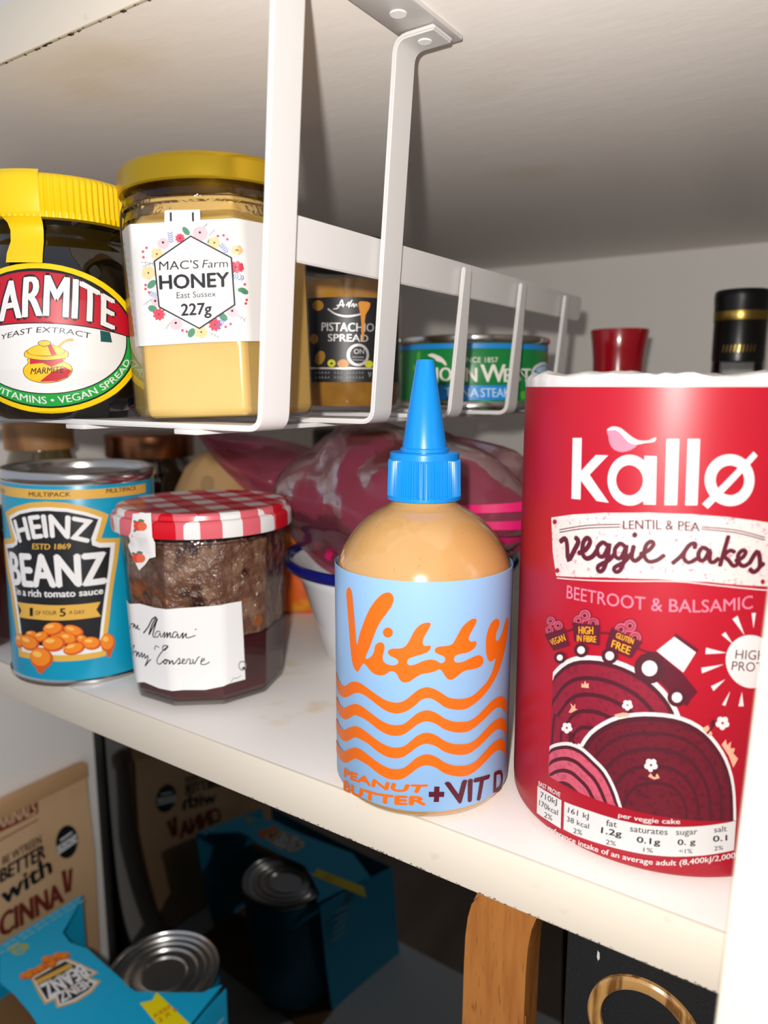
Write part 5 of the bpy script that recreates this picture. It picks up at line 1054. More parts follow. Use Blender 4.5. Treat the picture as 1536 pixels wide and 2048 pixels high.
for k in range(150):                       # worn nicks along the lower arris of the edging
    x = -.20 + rnd.random() * .175; ww = .0003 + rnd.random() * .0010; h = .0001 + rnd.random() * .0003; z = -.0180 + rnd.random() * .0005; n = len(v)
    v += [(x, .19772, z), (x + ww, .19772, z), (x + ww * .8, .19772, z + h), (x + ww * .2, .19772, z + h * .6)]; f.append((n, n + 1, n + 2, n + 3))
mesh('edge_wear', v, f, chip_m, sh, smooth=False)
us = thing('cupboard_shelf', 'white cupboard shelf above the wire rack, seen from below with a chipped edge', 'shelf', (0, 0, ZC))
box('board', XL, XR, .1665, YB, 0, .018, underside, us, bev=.0003)
box('edge_band', XL, XR, .1648, .1665, -.0003, .018, edge, us, bev=.0005)
v = []; f = []
for k in range(130):
    x = -.40 + rnd.random() * .38; ww = .0004 + rnd.random() * .0018; h = .0002 + rnd.random() * .0005; n = len(v)
    v += [(x, .1652 + rnd.random() * .001, -.0004), (x + ww, .1652, -.0004), (x + ww, .1652 + h * 2, -.0004), (x, .1652 + h * 2, -.0004)]; f.append((n, n + 1, n + 2, n + 3))
mesh('edge_wear', v, f, chip_m, us, smooth=False)
black_gloss = mat('black_gloss', '020202', .035, **{'IOR': 1.7, 'Specular IOR Level': .5})
gp = thing('appliance', 'tall glossy black appliance front behind the torn carton, mirroring its surroundings', 'appliance', (0, .343, ZF))
box('front_panel', XL + .002, XR - .002, 0, .006, .0005, .325, black_gloss, gp, bev=.0008)
box('reflection_mask', XL + .001, XL + .012, -.0012, -.0001, .0005, .325, mat('black_matt', '050505', .6), gp, bev=.0003)  # matt strip added to hide the left wall's reflection in the gloss
box('casing', XL + .004, XR - .004, .0061, .2, .0005, .325, mat('black_casing', '0a0a0a', .5), gp, bev=.0008)
# ------------------------------------------------------------------ hanging rack
rack_m = mat('white_powder_coat', 'd6d4d2', .32); add_bump(rack_m, 25, .05, .0005)
rk = thing('hanging_rack', 'white metal under-shelf rack of flat bars holding jars and a tin', 'rack', (0, 0, 0))
XT, XBt, ZBt, XLr = -.1465, -.1565, .1326, -.452
def xside(z): return XBt + (XT - XBt) * (z - ZBt) / (ZC - ZBt)
TH = .0018
for y, wd in ((.171, .0132), (.2296, .0122)):
    path = [(-.1315, ZC - .0030), (XT, ZC - .0030), (XBt, ZBt), (XLr, ZBt), (XLr - .010, ZC - .003), (XLr - .024, ZC - .003)]
    strip('post', path, y - wd / 2, y + wd / 2, TH, rack_m, rk, r=.0045, taper_end=False)
for y in (.287, .345, .404):
    path = [(xside(.1945), .1945), (XBt, ZBt), (XLr, ZBt), (XLr - .005, .1945)]
    strip('slat', path, y - .0056, y + .0056, TH, rack_m, rk, r=.0045)
for x0, sg in ((xside(.19) - TH * 1.02, 1), (XLr - .0048 + TH * 1.02, -1)):
    dx = .0005 * sg
    pts = [(.1700, .183), (.1700, .1965), (.4310, .1968), (.4335, .1945), (.4335, .1855), (.4310, .1832)]
    extrude_poly('rail', pts, lambda p: Vector((x0 + dx * ((p[1] - .19) / .0065), p[0], p[1])), (-TH * .95, 0, 0), rack_m, rk, bev=.0004)
for x in (-.188, -.248, -.32, -.40):
    box('floor_bar', x - .0055, x + .0055, .1635, .432, ZBt - TH * 1.5, ZBt - TH * .5 - .00002, rack_m, rk, bev=.0004)
for x0 in (-.1465, XLr - .026):
    b = box('bracket', x0, x0 + .0165, .150, .2405, ZC - .0018, ZC - .00005, rack_m, rk, bev=.0007)
    for yy in (.213,):
        lathe('screw', [(0, ZC - .0021), (.0026, ZC - .0021), (.0028, ZC - .0017)], mat('white_screw', 'ffffff', .3), b, 20, loc=(x0 + .0082, yy, 0))
lathe('rivet', [(0, ZC - .0042), (.0022, ZC - .0042), (.0024, ZC - .0038)], MATS['white_screw'], rk, 20, loc=(-.1385, .2296, 0))
# ------------------------------------------------------------------ squeeze bottle
def place(key, name, label, cat, group=None): return thing(name, label, cat, POS[key], group, TILT.get(key, 0))
pb_m = mat('peanut_butter', 'c69a62', .16, **{'Coat Weight': 1.0, 'Coat Roughness': .09, 'Subsurface Weight': .15, 'Subsurface Scale': .004}); add_blotch(pb_m, '8a5a28', 800, .735, .76, 2); add_blotch(pb_m, 'ba8c52', 25, .4, .7, 2, amount=.6)
t = place('bottle', 'squeeze_bottle', 'clear squeeze bottle of peanut butter with pale blue label and bright blue nozzle cap', 'bottle')
lathe('body', [(0, .0006), (.0275, .0004), (.0300, .0012), (.0314, .003), (.0318, .006), (.0318, .078), (.0315, .081), (.0305, .0853), (.0287, .0892), (.0262, .0930), (.0232, .0965), (.0200, .0994), (.0165, .1017), (.0135, .1032), (.0117, .1046), (.0110, .1060), (.0110, .110)], pb_m, t, 96)
blue_lab = mat('label_pale_blue', '90b8e2', .38)
lb = lathe('label', [(.03185, .0040), (.03205, .0044), (.03205, .0836), (.03185, .0838)], blue_lab, t, 96)
prints('lettering', 'bottle', lb, SURF['bottle'], 1.5)
cap_m = mat('cap_blue', '0888dc', .28, **{'Subsurface Weight': .1, 'Subsurface Scale': .003})
NR = 84
def ribs(a, r, z): return (.00022 * (1 if math.cos(NR * a) > 0 else -1)) if .1075 < z < .1200 else 0
c = lathe('cap', [(.0105, .1062), (.0131, .1062), (.0131, .1074), (.0128, .1078), (.0125, .1197), (.0123, .1203), (.0122, .1222), (.0118, .1227), (.0085, .1229)], cap_m, t, NR * 4, wob=ribs, angle=25)
lathe('nozzle', [(.0086, .1227), (.0086, .1240), (.0079, .1243), (.0031, .1540), (.0027, .1545), (0, .1546)], cap_m, c, 48)
# ------------------------------------------------------------------ cardboard-like tube of veggie cakes
red = mat('tube_film_red', 'a80c24', .40); add_bump(red, 22, .12, .0018, 2, (1, 1, .5)); add_blotch(red, '8e0a1e', 12, .45, .7, 2, amount=.5)
film = mat('tube_film_white', 'd8d5d3', .3, **{'Transmission Weight': .0}); add_bump(film, 60, .5, .002, 3)
t = place('tube', 'veggie_cake_tube', 'tall crimson cylindrical packet of beetroot veggie cakes beside the bottle', 'packet')
bd = lathe('wrapper', [(.0440, .0003), (.0478, .0005), (.0490, .0014), (.0494, .0026), (.0493, .0036), (.0496, .0052), (.0497, .008), (.0497, .1452)], red, t, 128)
sp = prints('artwork', 'tube', bd, SURF['tube'], 1.5, base=-.00018)
rr = random.Random(2)
def wf(a, r, z): return .0004 * math.sin(7 * a + z * 900) + .0003 * math.sin(17 * a)
v = []; f = []; seg = 128
rows = [(.0497, .1452), (.0498, .1470), (.0492, .1486), (.0470, .1492), (.0420, .1486), (.030, .1478), (.015, .1474)]
for k, (r, z) in enumerate(rows):
    for i in range(seg):
        a = 2 * math.pi * i / seg; q = 1 if k > 0 else 0
        n1 = noise.noise(Vector((math.cos(a) * 5, math.sin(a) * 5, k * .9))); n2 = noise.noise(Vector((math.cos(a) * 17, math.sin(a) * 17, k * .5 + 9)))
        v.append(((r + q * .0004 * n2) * math.cos(a), (r + q * .0004 * n2) * math.sin(a), z + q * (.0016 * n1 + .0006 * n2)))
for k in range(len(rows) - 1):
    for i in range(seg):
        j = (i + 1) % seg; f.append((k * seg + i, k * seg + j, (k + 1) * seg + j, (k + 1) * seg + i))
f.append(tuple((len(rows) - 1) * seg + i for i in range(seg)))
mesh('film_top', v, f, film, t)
ac = toward_camera(*POS['tube'][:2])
v = []; f = []
for i in range(9):
    a = ac - 1.28 - .03 * i; h = .0018 + .0012 * abs(math.sin(i * 1.9))
    v += [(.0495 * math.cos(a), .0495 * math.sin(a), .1478), (.0515 * math.cos(a + .01), .0515 * math.sin(a + .01), .1478 + h)]
    if i: n = len(v); f.append((n - 4, n - 3, n - 1, n - 2))
mesh('film_tuft', v, f, film, t)
# ------------------------------------------------------------------ tins
tin = mat('tinplate', 'c9c7c4', .22, 1.0); add_bump(tin, 200, .03, .0003)
tin_dull = mat('tinplate_lid', 'b4b2ae', .30, 1.0)
teal = mat('beans_label_teal', '0f9cc0', .3)
t = place('beans', 'food_can', 'turquoise baked beans tin with black badge standing beside the jam jar', 'tin')
lb = lathe('label', [(.0366, .0030), (.0367, .0034), (.0367, .0990), (.0366, .0994)], teal, t, 96)
prints('artwork', 'beans', lb, SURF['beans'], 1.5, base=.00004, lay=.00003)
lathe('base_rim', [(0, .001), (.033, .001), (.0345, .0003), (.0372, .0004), (.0375, .0012), (.0374, .0026), (.0366, .0033)], tin, t, 96)
lathe('top_rim', [(.0366, .0990), (.0366, .1000), (.0374, .1008), (.0377, .1022), (.0377, .1040), (.0372, .1052), (.0363, .1055), (.0355, .1050), (.0350, .1035), (.0346, .1002)], tin, t, 96)
lathe('lid', [(.0348, .1002), (.0335, .1002), (.0328, .1010), (.0320, .1002), (.0300, .0998), (.0292, .1006), (.0284, .0998), (.020, .0998), (0, .0999)], tin_dull, t, 96)
t = place('tuna', 'fish_can', 'low green and blue tin of tuna steak inside the rack', 'tin')
tg = mat('tuna_label_green', '13803c', .32)
lb = lathe('label', [(.0443, .0042), (.0445, .0046), (.0445, .0345), (.0443, .0349)], tg, t, 96)
prints('artwork', 'tuna', lb, SURF['tuna'], 2.0)
lathe('base_rim', [(0, .0012), (.040, .0012), (.0425, .0003), (.0452, .0005), (.0455, .0015), (.0453, .0034), (.0443, .0044)], tin, t, 96)
lathe('top_rim', [(.0443, .0345), (.0450, .0352), (.0455, .0365), (.0454, .0383), (.0444, .0390), (.0436, .0380), (.0432, .0360)], tin, t, 96)
lathe('lid', [(.0434, .0362), (.040, .0362), (.039, .0370), (.038, .0362), (0, .0362)], tin_dull, t, 64)
# ------------------------------------------------------------------ jam jar
gl = glass('jar_glass', (.98, .98, .97), .02, 1.45, .45)
gl_wavy = glass('jar_glass_wavy', (.97, .96, .95), .05, 1.5, 1.2, bump=(260, .6, .0012))
jam_hi = mat('jam_residue', '6e4a38', .2, **{'Coat Weight': .6, 'Coat Roughness': .08}); add_blotch(jam_hi, '8a6a54', 130, .46, .56, 5); add_blotch(jam_hi, '3a1a12', 90, .55, .66, 4); add_blotch(jam_hi, '9c5422', 75, .60, .66, 3); add_bump(jam_hi, 190, .9, .004, 4)
jam_lo = mat('jam_jelly', '3c060c', .12, **{'Coat Weight': .6}); add_blotch(jam_lo, '4e0b12', 40, .5, .7, 2)
t = place('jam', 'jam_jar', 'faceted glass jar of dark red conserve with a red gingham lid', 'jar')
a0 = toward_camera(*POS['jam'][:2]) - math.radians(27)
prism('jelly', [(0, .0022), (.0345, .0022), (.0364, .005), (.0376, .031), (.037, .0315), (0, .0315)], 10, a0, jam_lo, t)
bm = bmesh.new()
pr = [(.0363, .0312), (.0366, .0335), (.0368, .038), (.0371, .045), (.0374, .052), (.0377, .060), (.0379, .068), (.0381, .075), (.0375, .0775)]
v = []; f = []; seg = 120
for (r, z) in pr:
    for i in range(seg):
        a = a0 + 2 * math.pi * i / seg; d = .0012 * noise.noise(Vector((math.cos(a) * 9, math.sin(a) * 9, z * 260))) - .0006
        step = 2 * math.pi / 10; ph = ((a - a0) % step) - step / 2; rr_ = r * math.cos(step / 2) / math.cos(ph) * 1.022
        v.append(((rr_ + d) * math.cos(a), (rr_ + d) * math.sin(a), z))
for k in range(len(pr) - 1):
    for i in range(seg): f.append((k * seg + i, k * seg + (i + 1) % seg, (k + 1) * seg + (i + 1) % seg, (k + 1) * seg + i))
mesh('residue', v, f, jam_hi, t); bm.free()
prism('glass', [(0, .0002), (.0345, .0002), (.0362, .0008), (.0372, .004), (.0400, .074), (.0396, .0775)], 10, a0, gl, t)
lathe('neck', [(.0392, .0768), (.0400, .0774), (.0398, .079), (.0390, .0795), (.0390, .084)], gl_wavy, t, 64)
nm = bpy.data.materials.new('gingham'); nm.use_nodes = True; MATS['gingham'] = nm
n, l, p = nodes(nm); p.inputs['Roughness'].default_value = .25
tc = n.new('ShaderNodeTexCoord'); rt = n.new('ShaderNodeMapping'); rt.inputs['Rotation'].default_value = (0, 0, math.radians(24)); sx = n.new('ShaderNodeSeparateXYZ'); l.new(tc.outputs['Object'], rt.inputs[0]); l.new(rt.outputs[0], sx.inputs[0])
def stripe(sock, period, ph=0.0):
    a = n.new('ShaderNodeMath'); a.operation = 'MULTIPLY_ADD'; a.inputs[1].default_value = 1 / period; a.inputs[2].default_value = 100 + ph; l.new(sock, a.inputs[0])
    b = n.new('ShaderNodeMath'); b.operation = 'FRACT'; l.new(a.outputs[0], b.inputs[0]); c_ = n.new('ShaderNodeMath'); c_.operation = 'GREATER_THAN'; c_.inputs[1].default_value = .5; l.new(b.outputs[0], c_.inputs[0]); return c_.outputs[0]
s1 = stripe(sx.outputs[0], .0185); s2 = stripe(sx.outputs[1], .0185, .3)
ad = n.new('ShaderNodeMath'); ad.operation = 'ADD'; l.new(s1, ad.inputs[0]); l.new(s2, ad.inputs[1])
hv = n.new('ShaderNodeMath'); hv.operation = 'MULTIPLY'; hv.inputs[1].default_value = .5; l.new(ad.outputs[0], hv.inputs[0])
cr = n.new('ShaderNodeValToRGB'); cr.color_ramp.interpolation = 'CONSTANT'; cr.color_ramp.elements[0].color = (*lin('f2eeec'), 1); cr.color_ramp.elements[1].position = .75; cr.color_ramp.elements[1].color = (*lin('d31022'), 1); el = cr.color_ramp.elements.new(.25); el.color = (*lin('e46a74'), 1)
l.new(hv.outputs[0], cr.inputs[0]); l.new(cr.outputs[0], p.inputs['Base Color'])
ld = lathe('lid', [(.0412, .0796), (.0424, .0800), (.0427, .0808), (.0426, .0862), (.0420, .0874), (.0405, .0880), (.0402, .0898), (.0394, .0907), (.0370, .0910), (.0350, .0907), (0, .0907)], nm, t, 96, angle=25)
lab = prints('label', 'jam', t, SURF['jam'], 22.37 / 8, base=.00025)
prints('seal_tape', 'tape', t, SURF['tape'], 1.5, base=.0003)
# ------------------------------------------------------------------ jars in the rack
t = place('marmite', 'yeast_extract_jar', 'squat black glass jar of yeast extract with a ribbed yellow cap', 'jar')
blackg = mat('black_jar_glass', '0a0706', .04, **{'Coat Weight': 1.0, 'Coat Roughness': .02})
lathe('jar', [(0, .0015), (.024, .0015), (.0265, .0002)] + MARM_PROF, blackg, t, 96)
yel = mat('cap_yellow', 'e8c000', .35)
NR2 = 92
def ribs2(a, r, z): return (.0004 * math.cos(NR2 * a)) if .0715 < z < .0838 else 0
lathe('cap', [(.0280, .0705), (.0322, .0705), (.0322, .0724), (.0319, .0728), (.0317, .0834), (.0312, .0846), (.0302, .0856), (.0285, .0860), (0, .0862)], yel, t, NR2 * 6, wob=ribs2)
ac = toward_camera(*POS['marmite'][:2])
tp = [(.0305, .0866), (.0318, .0852), (.0326, .0835), (.0328, .0722), (.0318, .0705), (.0297, .0690), (.0290, .0665), (.0300, .0625), (.0335, .0578), (.0352, .0545)]
v = []; f = []; na = 12
for k, (r, z) in enumerate(tp):
    q = k / (len(tp) - 1); lo = -.66 + .14 * q; hi = -.165
    for i in range(na + 1):
        a = ac + lo + (hi - lo) * i / na; v.append((r * math.cos(a), r * math.sin(a), z))
for k in range(len(tp) - 1):
    for i in range(na): n0 = k * (na + 1) + i; f.append((n0, n0 + 1, n0 + na + 2, n0 + na + 1))
mesh('seal_strip', v, f, mat('strip_yellow', 'e6c208', .4), t)
prints('label', 'marmite', t, SURF['marmite'], 1.5, base=.0002, zstep=1.5)

t = place('honey', 'honey_jar', 'hexagonal glass jar of pale honey with gold lid and floral label', 'jar')
a0 = toward_camera(*POS['honey'][:2]) - math.radians(47)
hny = mat('set_honey', 'c4a058', .35, **{'Subsurface Weight': .25, 'Subsurface Scale': .006, 'Coat Weight': .3}); add_blotch(hny, 'd0b470', 22, .4, .7, 2)
def hexprof(o=0): return [(0, .0016), (.0318, .0016), (.0338, .0034), (.0338, .0625), (.0322, .0655), (.0302, .0672), (.0296, .0735), (0, .0735)]
ho = prism('honey', hexprof(), 6, a0, hny, t)
bmod = ho.modifiers.new('round', 'BEVEL'); bmod.width = .004; bmod.segments = 4; bmod.limit_method = 'ANGLE'; bmod.angle_limit = math.radians(25)
gj = prism('glass', [(0, .0001), (.0315, .0001), (.0338, .001), (.0345, .003), (.0345, .0630), (.0330, .0662), (.0305, .0680)], 6, a0, gl, t)
bmod = gj.modifiers.new('round', 'BEVEL'); bmod.width = .0035; bmod.segments = 4; bmod.limit_method = 'ANGLE'; bmod.angle_limit = math.radians(25)
lathe('neck', [(.0303, .0672), (.0298, .069), (.0294, .0705), (.0302, .0712), (.0303, .0722), (.0296, .0728), (.0294, .075), (.0300, .0757), (.0294, .0765), (.0292, .079)], gl_wavy, t, 64)
gold = mat('gold_lid', 'c09c20', .30, .75); add_bump(gold, 130, .12, .0006)
lathe('lid', [(.0290, .0772), (.0307, .0770), (.0311, .0776), (.0310, .0784), (.0309, .0835), (.0305, .0848), (.0295, .0856), (.0285, .0858), (.0278, .0854), (0, .0854)], gold, t, 96)
prints('label', 'honey', t, SURF['honey'], 33.5 / 8, base=.0004)
v = []; f = []
A = Vector(SURF['honey'](-.0225, .0600, .0006)); B = Vector((A.x * .86, A.y * .86, .0785))
side = Vector((-A.y, A.x, 0)).normalized()
for k in range(7):
    q = k / 6; P = A.lerp(B, q) + A.normalized() * (.0035 * math.sin(q * 3.1)); wv = .0052 + .0018 * math.sin(q * 5); v += [tuple(P - side * wv), tuple(P + side * (wv * .4))]
    if k: n0 = len(v); f.append((n0 - 4, n0 - 3, n0 - 1, n0 - 2))
mesh('torn_seal', v, f, mat('paper_white', 'f0eeec', .6), t)

t = place('pistachio', 'spread_jar', 'glass jar of pistachio spread with a black label behind the honey', 'jar')
pst = mat('pistachio_spread', 'a8782c', .3, **{'Coat Weight': .4}); add_blotch(pst, '8a6020', 40, .45, .65, 3)
lathe('spread', [(0, .003), (.023, .003), (.0252, .006), (.0258, .030), (.0252, .054), (.0225, .060), (0, .060)], pst, t, 64)
lathe('glass', [(0, .0002), (.024, .0002), (.0262, .002), (.0266, .010), (.0266, .052), (.0255, .058), (.0232, .063), (.0228, .066), (.0232, .072)], gl, t, 64)
prints('label', 'pistachio', t, SURF['pistachio'], 1.5, base=.00012)
lathe('lid', [(.0225, .068), (.0248, .068), (.0250, .069), (.0248, .077), (.0240, .0785), (0, .0785)], mat('dark_lid', '1a1612', .35), t, 64)
# ------------------------------------------------------------------ behind, on the shelf
t = thing('enamel_bowl', 'white enamel bowl with a dark blue rolled rim behind the squeeze bottle', 'bowl', (-.2139, .3328, 0))
enam = mat('white_enamel', 'f0f0f2', .15, **{'Coat Weight': .5}); navy = mat('blue_enamel', '0c1670', .15, **{'Coat Weight': .5})
lathe('bowl', [(0, .003), (.034, .003), (.036, .0002), (.040, .0002), (.042, .003), (.0475, .022), (.0545, .044), (.0600, .0520), (.0600, .0530), (.0530, .0445), (.0460, .023), (.040, .006), (.036, .0045), (0, .0045)], enam, t, 96)
lathe('rim', [(.0585, .0512), (.0615, .0508), (.0635, .0522), (.0642, .0545), (.0630, .0566), (.0612, .0568), (.0598, .0552), (.0588, .0532)], navy, t, 96)
def jar(name, label, loc, r, h, body, lidm, lh, lr=None, cat='jar', neck=.86):
    t = thing(name, label, cat, loc); lr = lr or r * .97
    lathe('jar', [(0, .0005), (r * .9, .0005), (r, .004), (r, h - lh - .016), (r * .96, h - lh - .009), (r * neck, h - lh - .002), (r * neck, h - lh + .003)], body, t, 48)
    lathe('lid', [(r * .5, h - lh), (lr, h - lh), (lr * 1.01, h - lh + .001), (lr * 1.01, h - .0016), (lr * .96, h), (0, h)], lidm, t, 48)
    return t
dkg = mat('dark_brown_glass', '1c120b', .06, **{'Coat Weight': 1.0}); copper = mat('copper_lid', 'a06848', .28, 1.0); wood_l = mat('turned_wood_lid', 'a87844', .5); add_blotch(wood_l, '7a5028', 60, .45, .6, 3, (1, 1, .2))
jar('copper_lid_jar', 'dark glass jar with a copper-coloured lid behind the jam jar', (-.452, .359, 0), .0325, .112, dkg, copper, .017)
jar('wooden_lid_jar', 'small brown glass jar with a wooden lid behind the beans tin', (-.478, .288, 0), .0225, .122, mat('olive_glass', '5a4a2c', .08, **{'Coat Weight': 1.0}), wood_l, .018)
jar('dark_jar', 'dark jar standing deep on the shelf beneath the rack', (-.362, .487, 0), .031, .112, dkg, mat('dark_lid_b', '2a1d14', .4), .016)
jar('brown_jar', 'dark brown jar half hidden between the jam jar and the bag', (-.345, .415, 0), .026, .082, mat('brown_glass', '3a1c0e', .1, **{'Coat Weight': 1.0}), MATS['dark_lid_b'], .012)
jar('sauce_jar', 'dark red jar peeking out left of the beans tin', (-.424, .2085, 0), .0205, .078, mat('dark_red_sauce', '3a0a0c', .15, **{'Coat Weight': .8}), MATS['dark_lid_b'], .012)
# kraft sack
kraft = mat('kraft_paper', 'c9a06c', .7); add_bump(kraft, 25, .3, .002); add_blotch(kraft, 'a07e50', 45, .6, .7, 3)
t = thing('paper_sack', 'rounded beige paper sack with faint stamps behind the gingham lid', 'sack', (-.384, .366, 0))
v = []; f = []; seg = 40
prf = [(0, .0005), (.024, .0005), (.029, .006), (.0325, .03), (.0335, .055), (.031, .075), (.025, .090), (.015, .099), (.005, .1025), (0, .103)]
lathe('sack', prf, kraft, t, 40, wob=lambda a, r, z: .0012 * math.sin(5 * a + z * 90) + .0008 * math.sin(11 * a - z * 140))
ac = toward_camera(-.384, .366)
for da, z in ((-.35, .082), (.25, .066)):
    m_ = []; fs = []
    for i in range(16):
        q = 2 * math.pi * i / 16; a = ac + da + .16 * math.cos(q); zz = z + .0055 * math.sin(q); r = s_interp(prf[2:], zz) + .0022; m_.append((r * math.cos(a), r * math.sin(a), zz))
    mesh('stamp', m_, [tuple(range(16))], mat('stamp_ink', 'a88858', .7), t)
# orange packet
def pillow(name, w, h, d, m, parent, nx=14, nz=16, seed=0, amp=.0015):
    v = []; f = []
    for sgn in (-1, 1):
        b0 = len(v)
        for j in range(nz + 1):
            for i in range(nx + 1):
                u, q = i / nx * 2 - 1, j / nz * 2 - 1; th = max(0, (1 - abs(u) ** 2.6)) ** .6 * max(0, (1 - abs(q) ** 2.6)) ** .6
                v.append((u * w / 2, sgn * (d / 2 * th + amp * th * noise.noise(Vector((u * 3 + seed, q * 3, sgn * 2)))), (q + 1) * h / 2))
        for j in range(nz):
            for i in range(nx):
                a = b0 + j * (nx + 1) + i; q = (a, a + 1, a + nx + 2, a + nx + 1); f.append(q if sgn < 0 else q[::-1])
    return mesh(name, v, f, m, parent)
t = thing('orange_packet', 'orange foil packet tucked between the jam jar and enamel bowl', 'packet', (-.309, .352, 0)); t.rotation_euler = (0, 0, .55)
om = mat('orange_foil', 'e8641a', .3); add_blotch(om, 'f2a628', 45, .52, .6, 2); add_blotch(om, '8a2410', 40, .62, .68, 2)
pillow('packet', .052, .056, .024, om, t)
# bottles at the back
t = thing('red_cap_bottle', 'dark bottle with a flared glossy red cap behind the crimson tube', 'bottle', (-.1545, .513, 0))
rc = mat('cap_red', 'a80a1c', .2, **{'Coat Weight': .6})
lathe('bottle', [(0, .0005), (.028, .0005), (.031, .004), (.031, .095), (.027, .115), (.0175, .138), (.016, .150), (.0158, .156)], dkg, t, 48)
lathe('cap', [(.0150, .1540), (.0164, .1545), (.0165, .162), (.0172, .170), (.0190, .1820), (.0187, .1832), (.0170, .1822), (0, .1820)], rc, t, 48)
t = thing('black_cap_bottle', 'clear glass bottle with a black and gold capsule at the back right', 'bottle', (-.0827, .527, 0))
lathe('bottle', [(0, .0005), (.033, .0005), (.036, .004), (.036, .105), (.031, .125), (.018, .142), (.0152, .150), (.0150, .168)], glass('bottle_clear', (.93, .96, .96), .02, 1.5, 1.3), t, 48)
blk = mat('capsule_black', '0a0a0b', .3); au = mat('capsule_gold', 'b0924a', .3, 1.0)
cp = lathe('capsule', [(.0145, .1612), (.0152, .1615), (.0154, .1640), (.0154, .1855), (.0158, .1865), (.0160, .1920), (.0158, .1930), (.0162, .2010), (.0160, .2040), (.0150, .2052), (0, .2054)], [blk, au], t, 48, fm=[0, 0, 0, 0, 1, 0, 0, 0, 0, 0])
ac = toward_camera(-.0827, .527); v = []; f = []
for k in range(9):
    a = ac - .62 + k * .15; w_ = .055
    for r0, z0, z1 in ((.01556, .1668, .1712 + .0012 * ((k * 3) % 3)),):
        n0 = len(v); v += [(r0 * math.cos(a), r0 * math.sin(a), z0), (r0 * math.cos(a + w_), r0 * math.sin(a + w_), z0), (r0 * math.cos(a + w_ * 1.7), r0 * math.sin(a + w_ * 1.7), z1), (r0 * math.cos(a + w_ * .7), r0 * math.sin(a + w_ * .7), z1)]; f.append((n0, n0 + 1, n0 + 2, n0 + 3))
mesh('capsule_print', v, f, au, cp, smooth=False)
# ------------------------------------------------------------------ crumpled plastic bag
bagm = glass('bag_film', (.86, .55, .62), .22, 1.5, .55, milk=('a84c62', .42), bump=(36, .5, .004))
bag_in = mat('bag_inner', '7c3c4a', .5); add_blotch(bag_in, '4e2630', 22, .42, .6, 2); add_blotch(bag_in, 'a83458', 16, .58, .66, 2)
mag = mat('bag_magenta', 'e0186c', .4)
def cpt(u, w): return u
t = thing('plastic_bag', 'crumpled translucent pink plastic bag lying in the enamel bowl', 'bag', (-.2139, .3328, .02))
def fold(p, s=1.0): 
    a = noise.noise(Vector(p) * 22 * s); b = noise.noise(Vector((p[1], p[2], p[0])) * 45 * s + Vector((3, 1, 7)))
    return (abs(a) * 1.5 - .35) * .009 + (abs(b) - .2) * .005
v = []; v2 = []; f = []; nu, nv = 72, 36
for j in range(nv + 1):
    ph = math.pi * j / nv
    for i in range(nu):
        th = 2 * math.pi * i / nu; d = Vector((math.sin(ph) * math.cos(th), math.sin(ph) * math.sin(th), math.cos(ph)))
        p = Vector((d.x * .080, d.y * .050, d.z * .046 + .060))
        if p.z < .058: k = (.058 - p.z) / .05; p.x *= 1 - .52 * k; p.y *= 1 - .36 * k
        v2.append((p.x * .9, p.y * .86, min((p.z - .045) * .86 + .045, .1))); p += d * fold(tuple(p)); p.z = min(p.z, .1075); v.append(tuple(p))
for j in range(nv):
    for i in range(nu): f.append((j * nu + i, j * nu + (i + 1) % nu, (j + 1) * nu + (i + 1) % nu, (j + 1) * nu + i))
fl = mesh('film', v, f, bagm, t, angle=30)
sf = [(j * nu + i % nu, j * nu + (i + 1) % nu, (j + 1) * nu + (i + 1) % nu, (j + 1) * nu + i % nu) for j in (15, 17, 19, 21, 23) for i in range(-9, 2)]
mesh('stripe_print', [(x * 1.008, y * 1.008, z) for x, y, z in v], sf, mag, fl)
mesh('contents', v2, f, bag_in, t, angle=30)
TOPC = [(-0.3504, 0.3145, 0.1168), (-0.3288, 0.3247, 0.1134), (-0.3015, 0.3348, 0.1087), (-0.2707, 0.3442, 0.1006), (-0.2410, 0.3532, 0.0949)]
BOTC = [(-0.3474, 0.3125, 0.1152), (-0.3218, 0.3107, 0.0937), (-0.2886, 0.3107, 0.0736), (-0.2548, 0.3053, 0.0551), (-0.2199, 0.2906, 0.0476)]
POSB = (-.2139, .3328, .02)
for kk in range(2):
    v = []; f = []; nu, nv = 60, 30
    T = catmull(TOPC, 15, False); B = catmull(BOTC, 15, False)
    for i in range(len(T)):
        for j in range(nv + 1):
            q = j / nv; p = T[i].lerp(B[i], q); p.z += 0
            d = .0035 * math.sin(q * 9 + i * .12) * min(1, i / 12) + .006 * abs(noise.noise(Vector(p) * 45)) * min(1, i / 10)
            v.append((p.x + .55 * d - POSB[0] - .004 * kk, p.y - .83 * d - POSB[1] + .009 * kk * min(1, i / 20 + .15), p.z - POSB[2] + .004 * kk))
    for i in range(len(T) - 1):
        for j in range(nv): a = i * (nv + 1) + j; f.append((a, a + 1, a + nv + 2, a + nv + 1))
    fo = mesh('flap', v, f, bagm, t, angle=30)
    if kk == 0:
        sf = []
        for i0 in range(46, 60, 4):
            for i in (i0, i0 + 1):
                for j in range(20, 27): a = i * (nv + 1) + j; sf.append((a, a + 1, a + nv + 2, a + nv + 1))
        mesh('stripe_print', [(x + .0004, y - .0007, z + .0002) for x, y, z in v], sf, mag, fo)
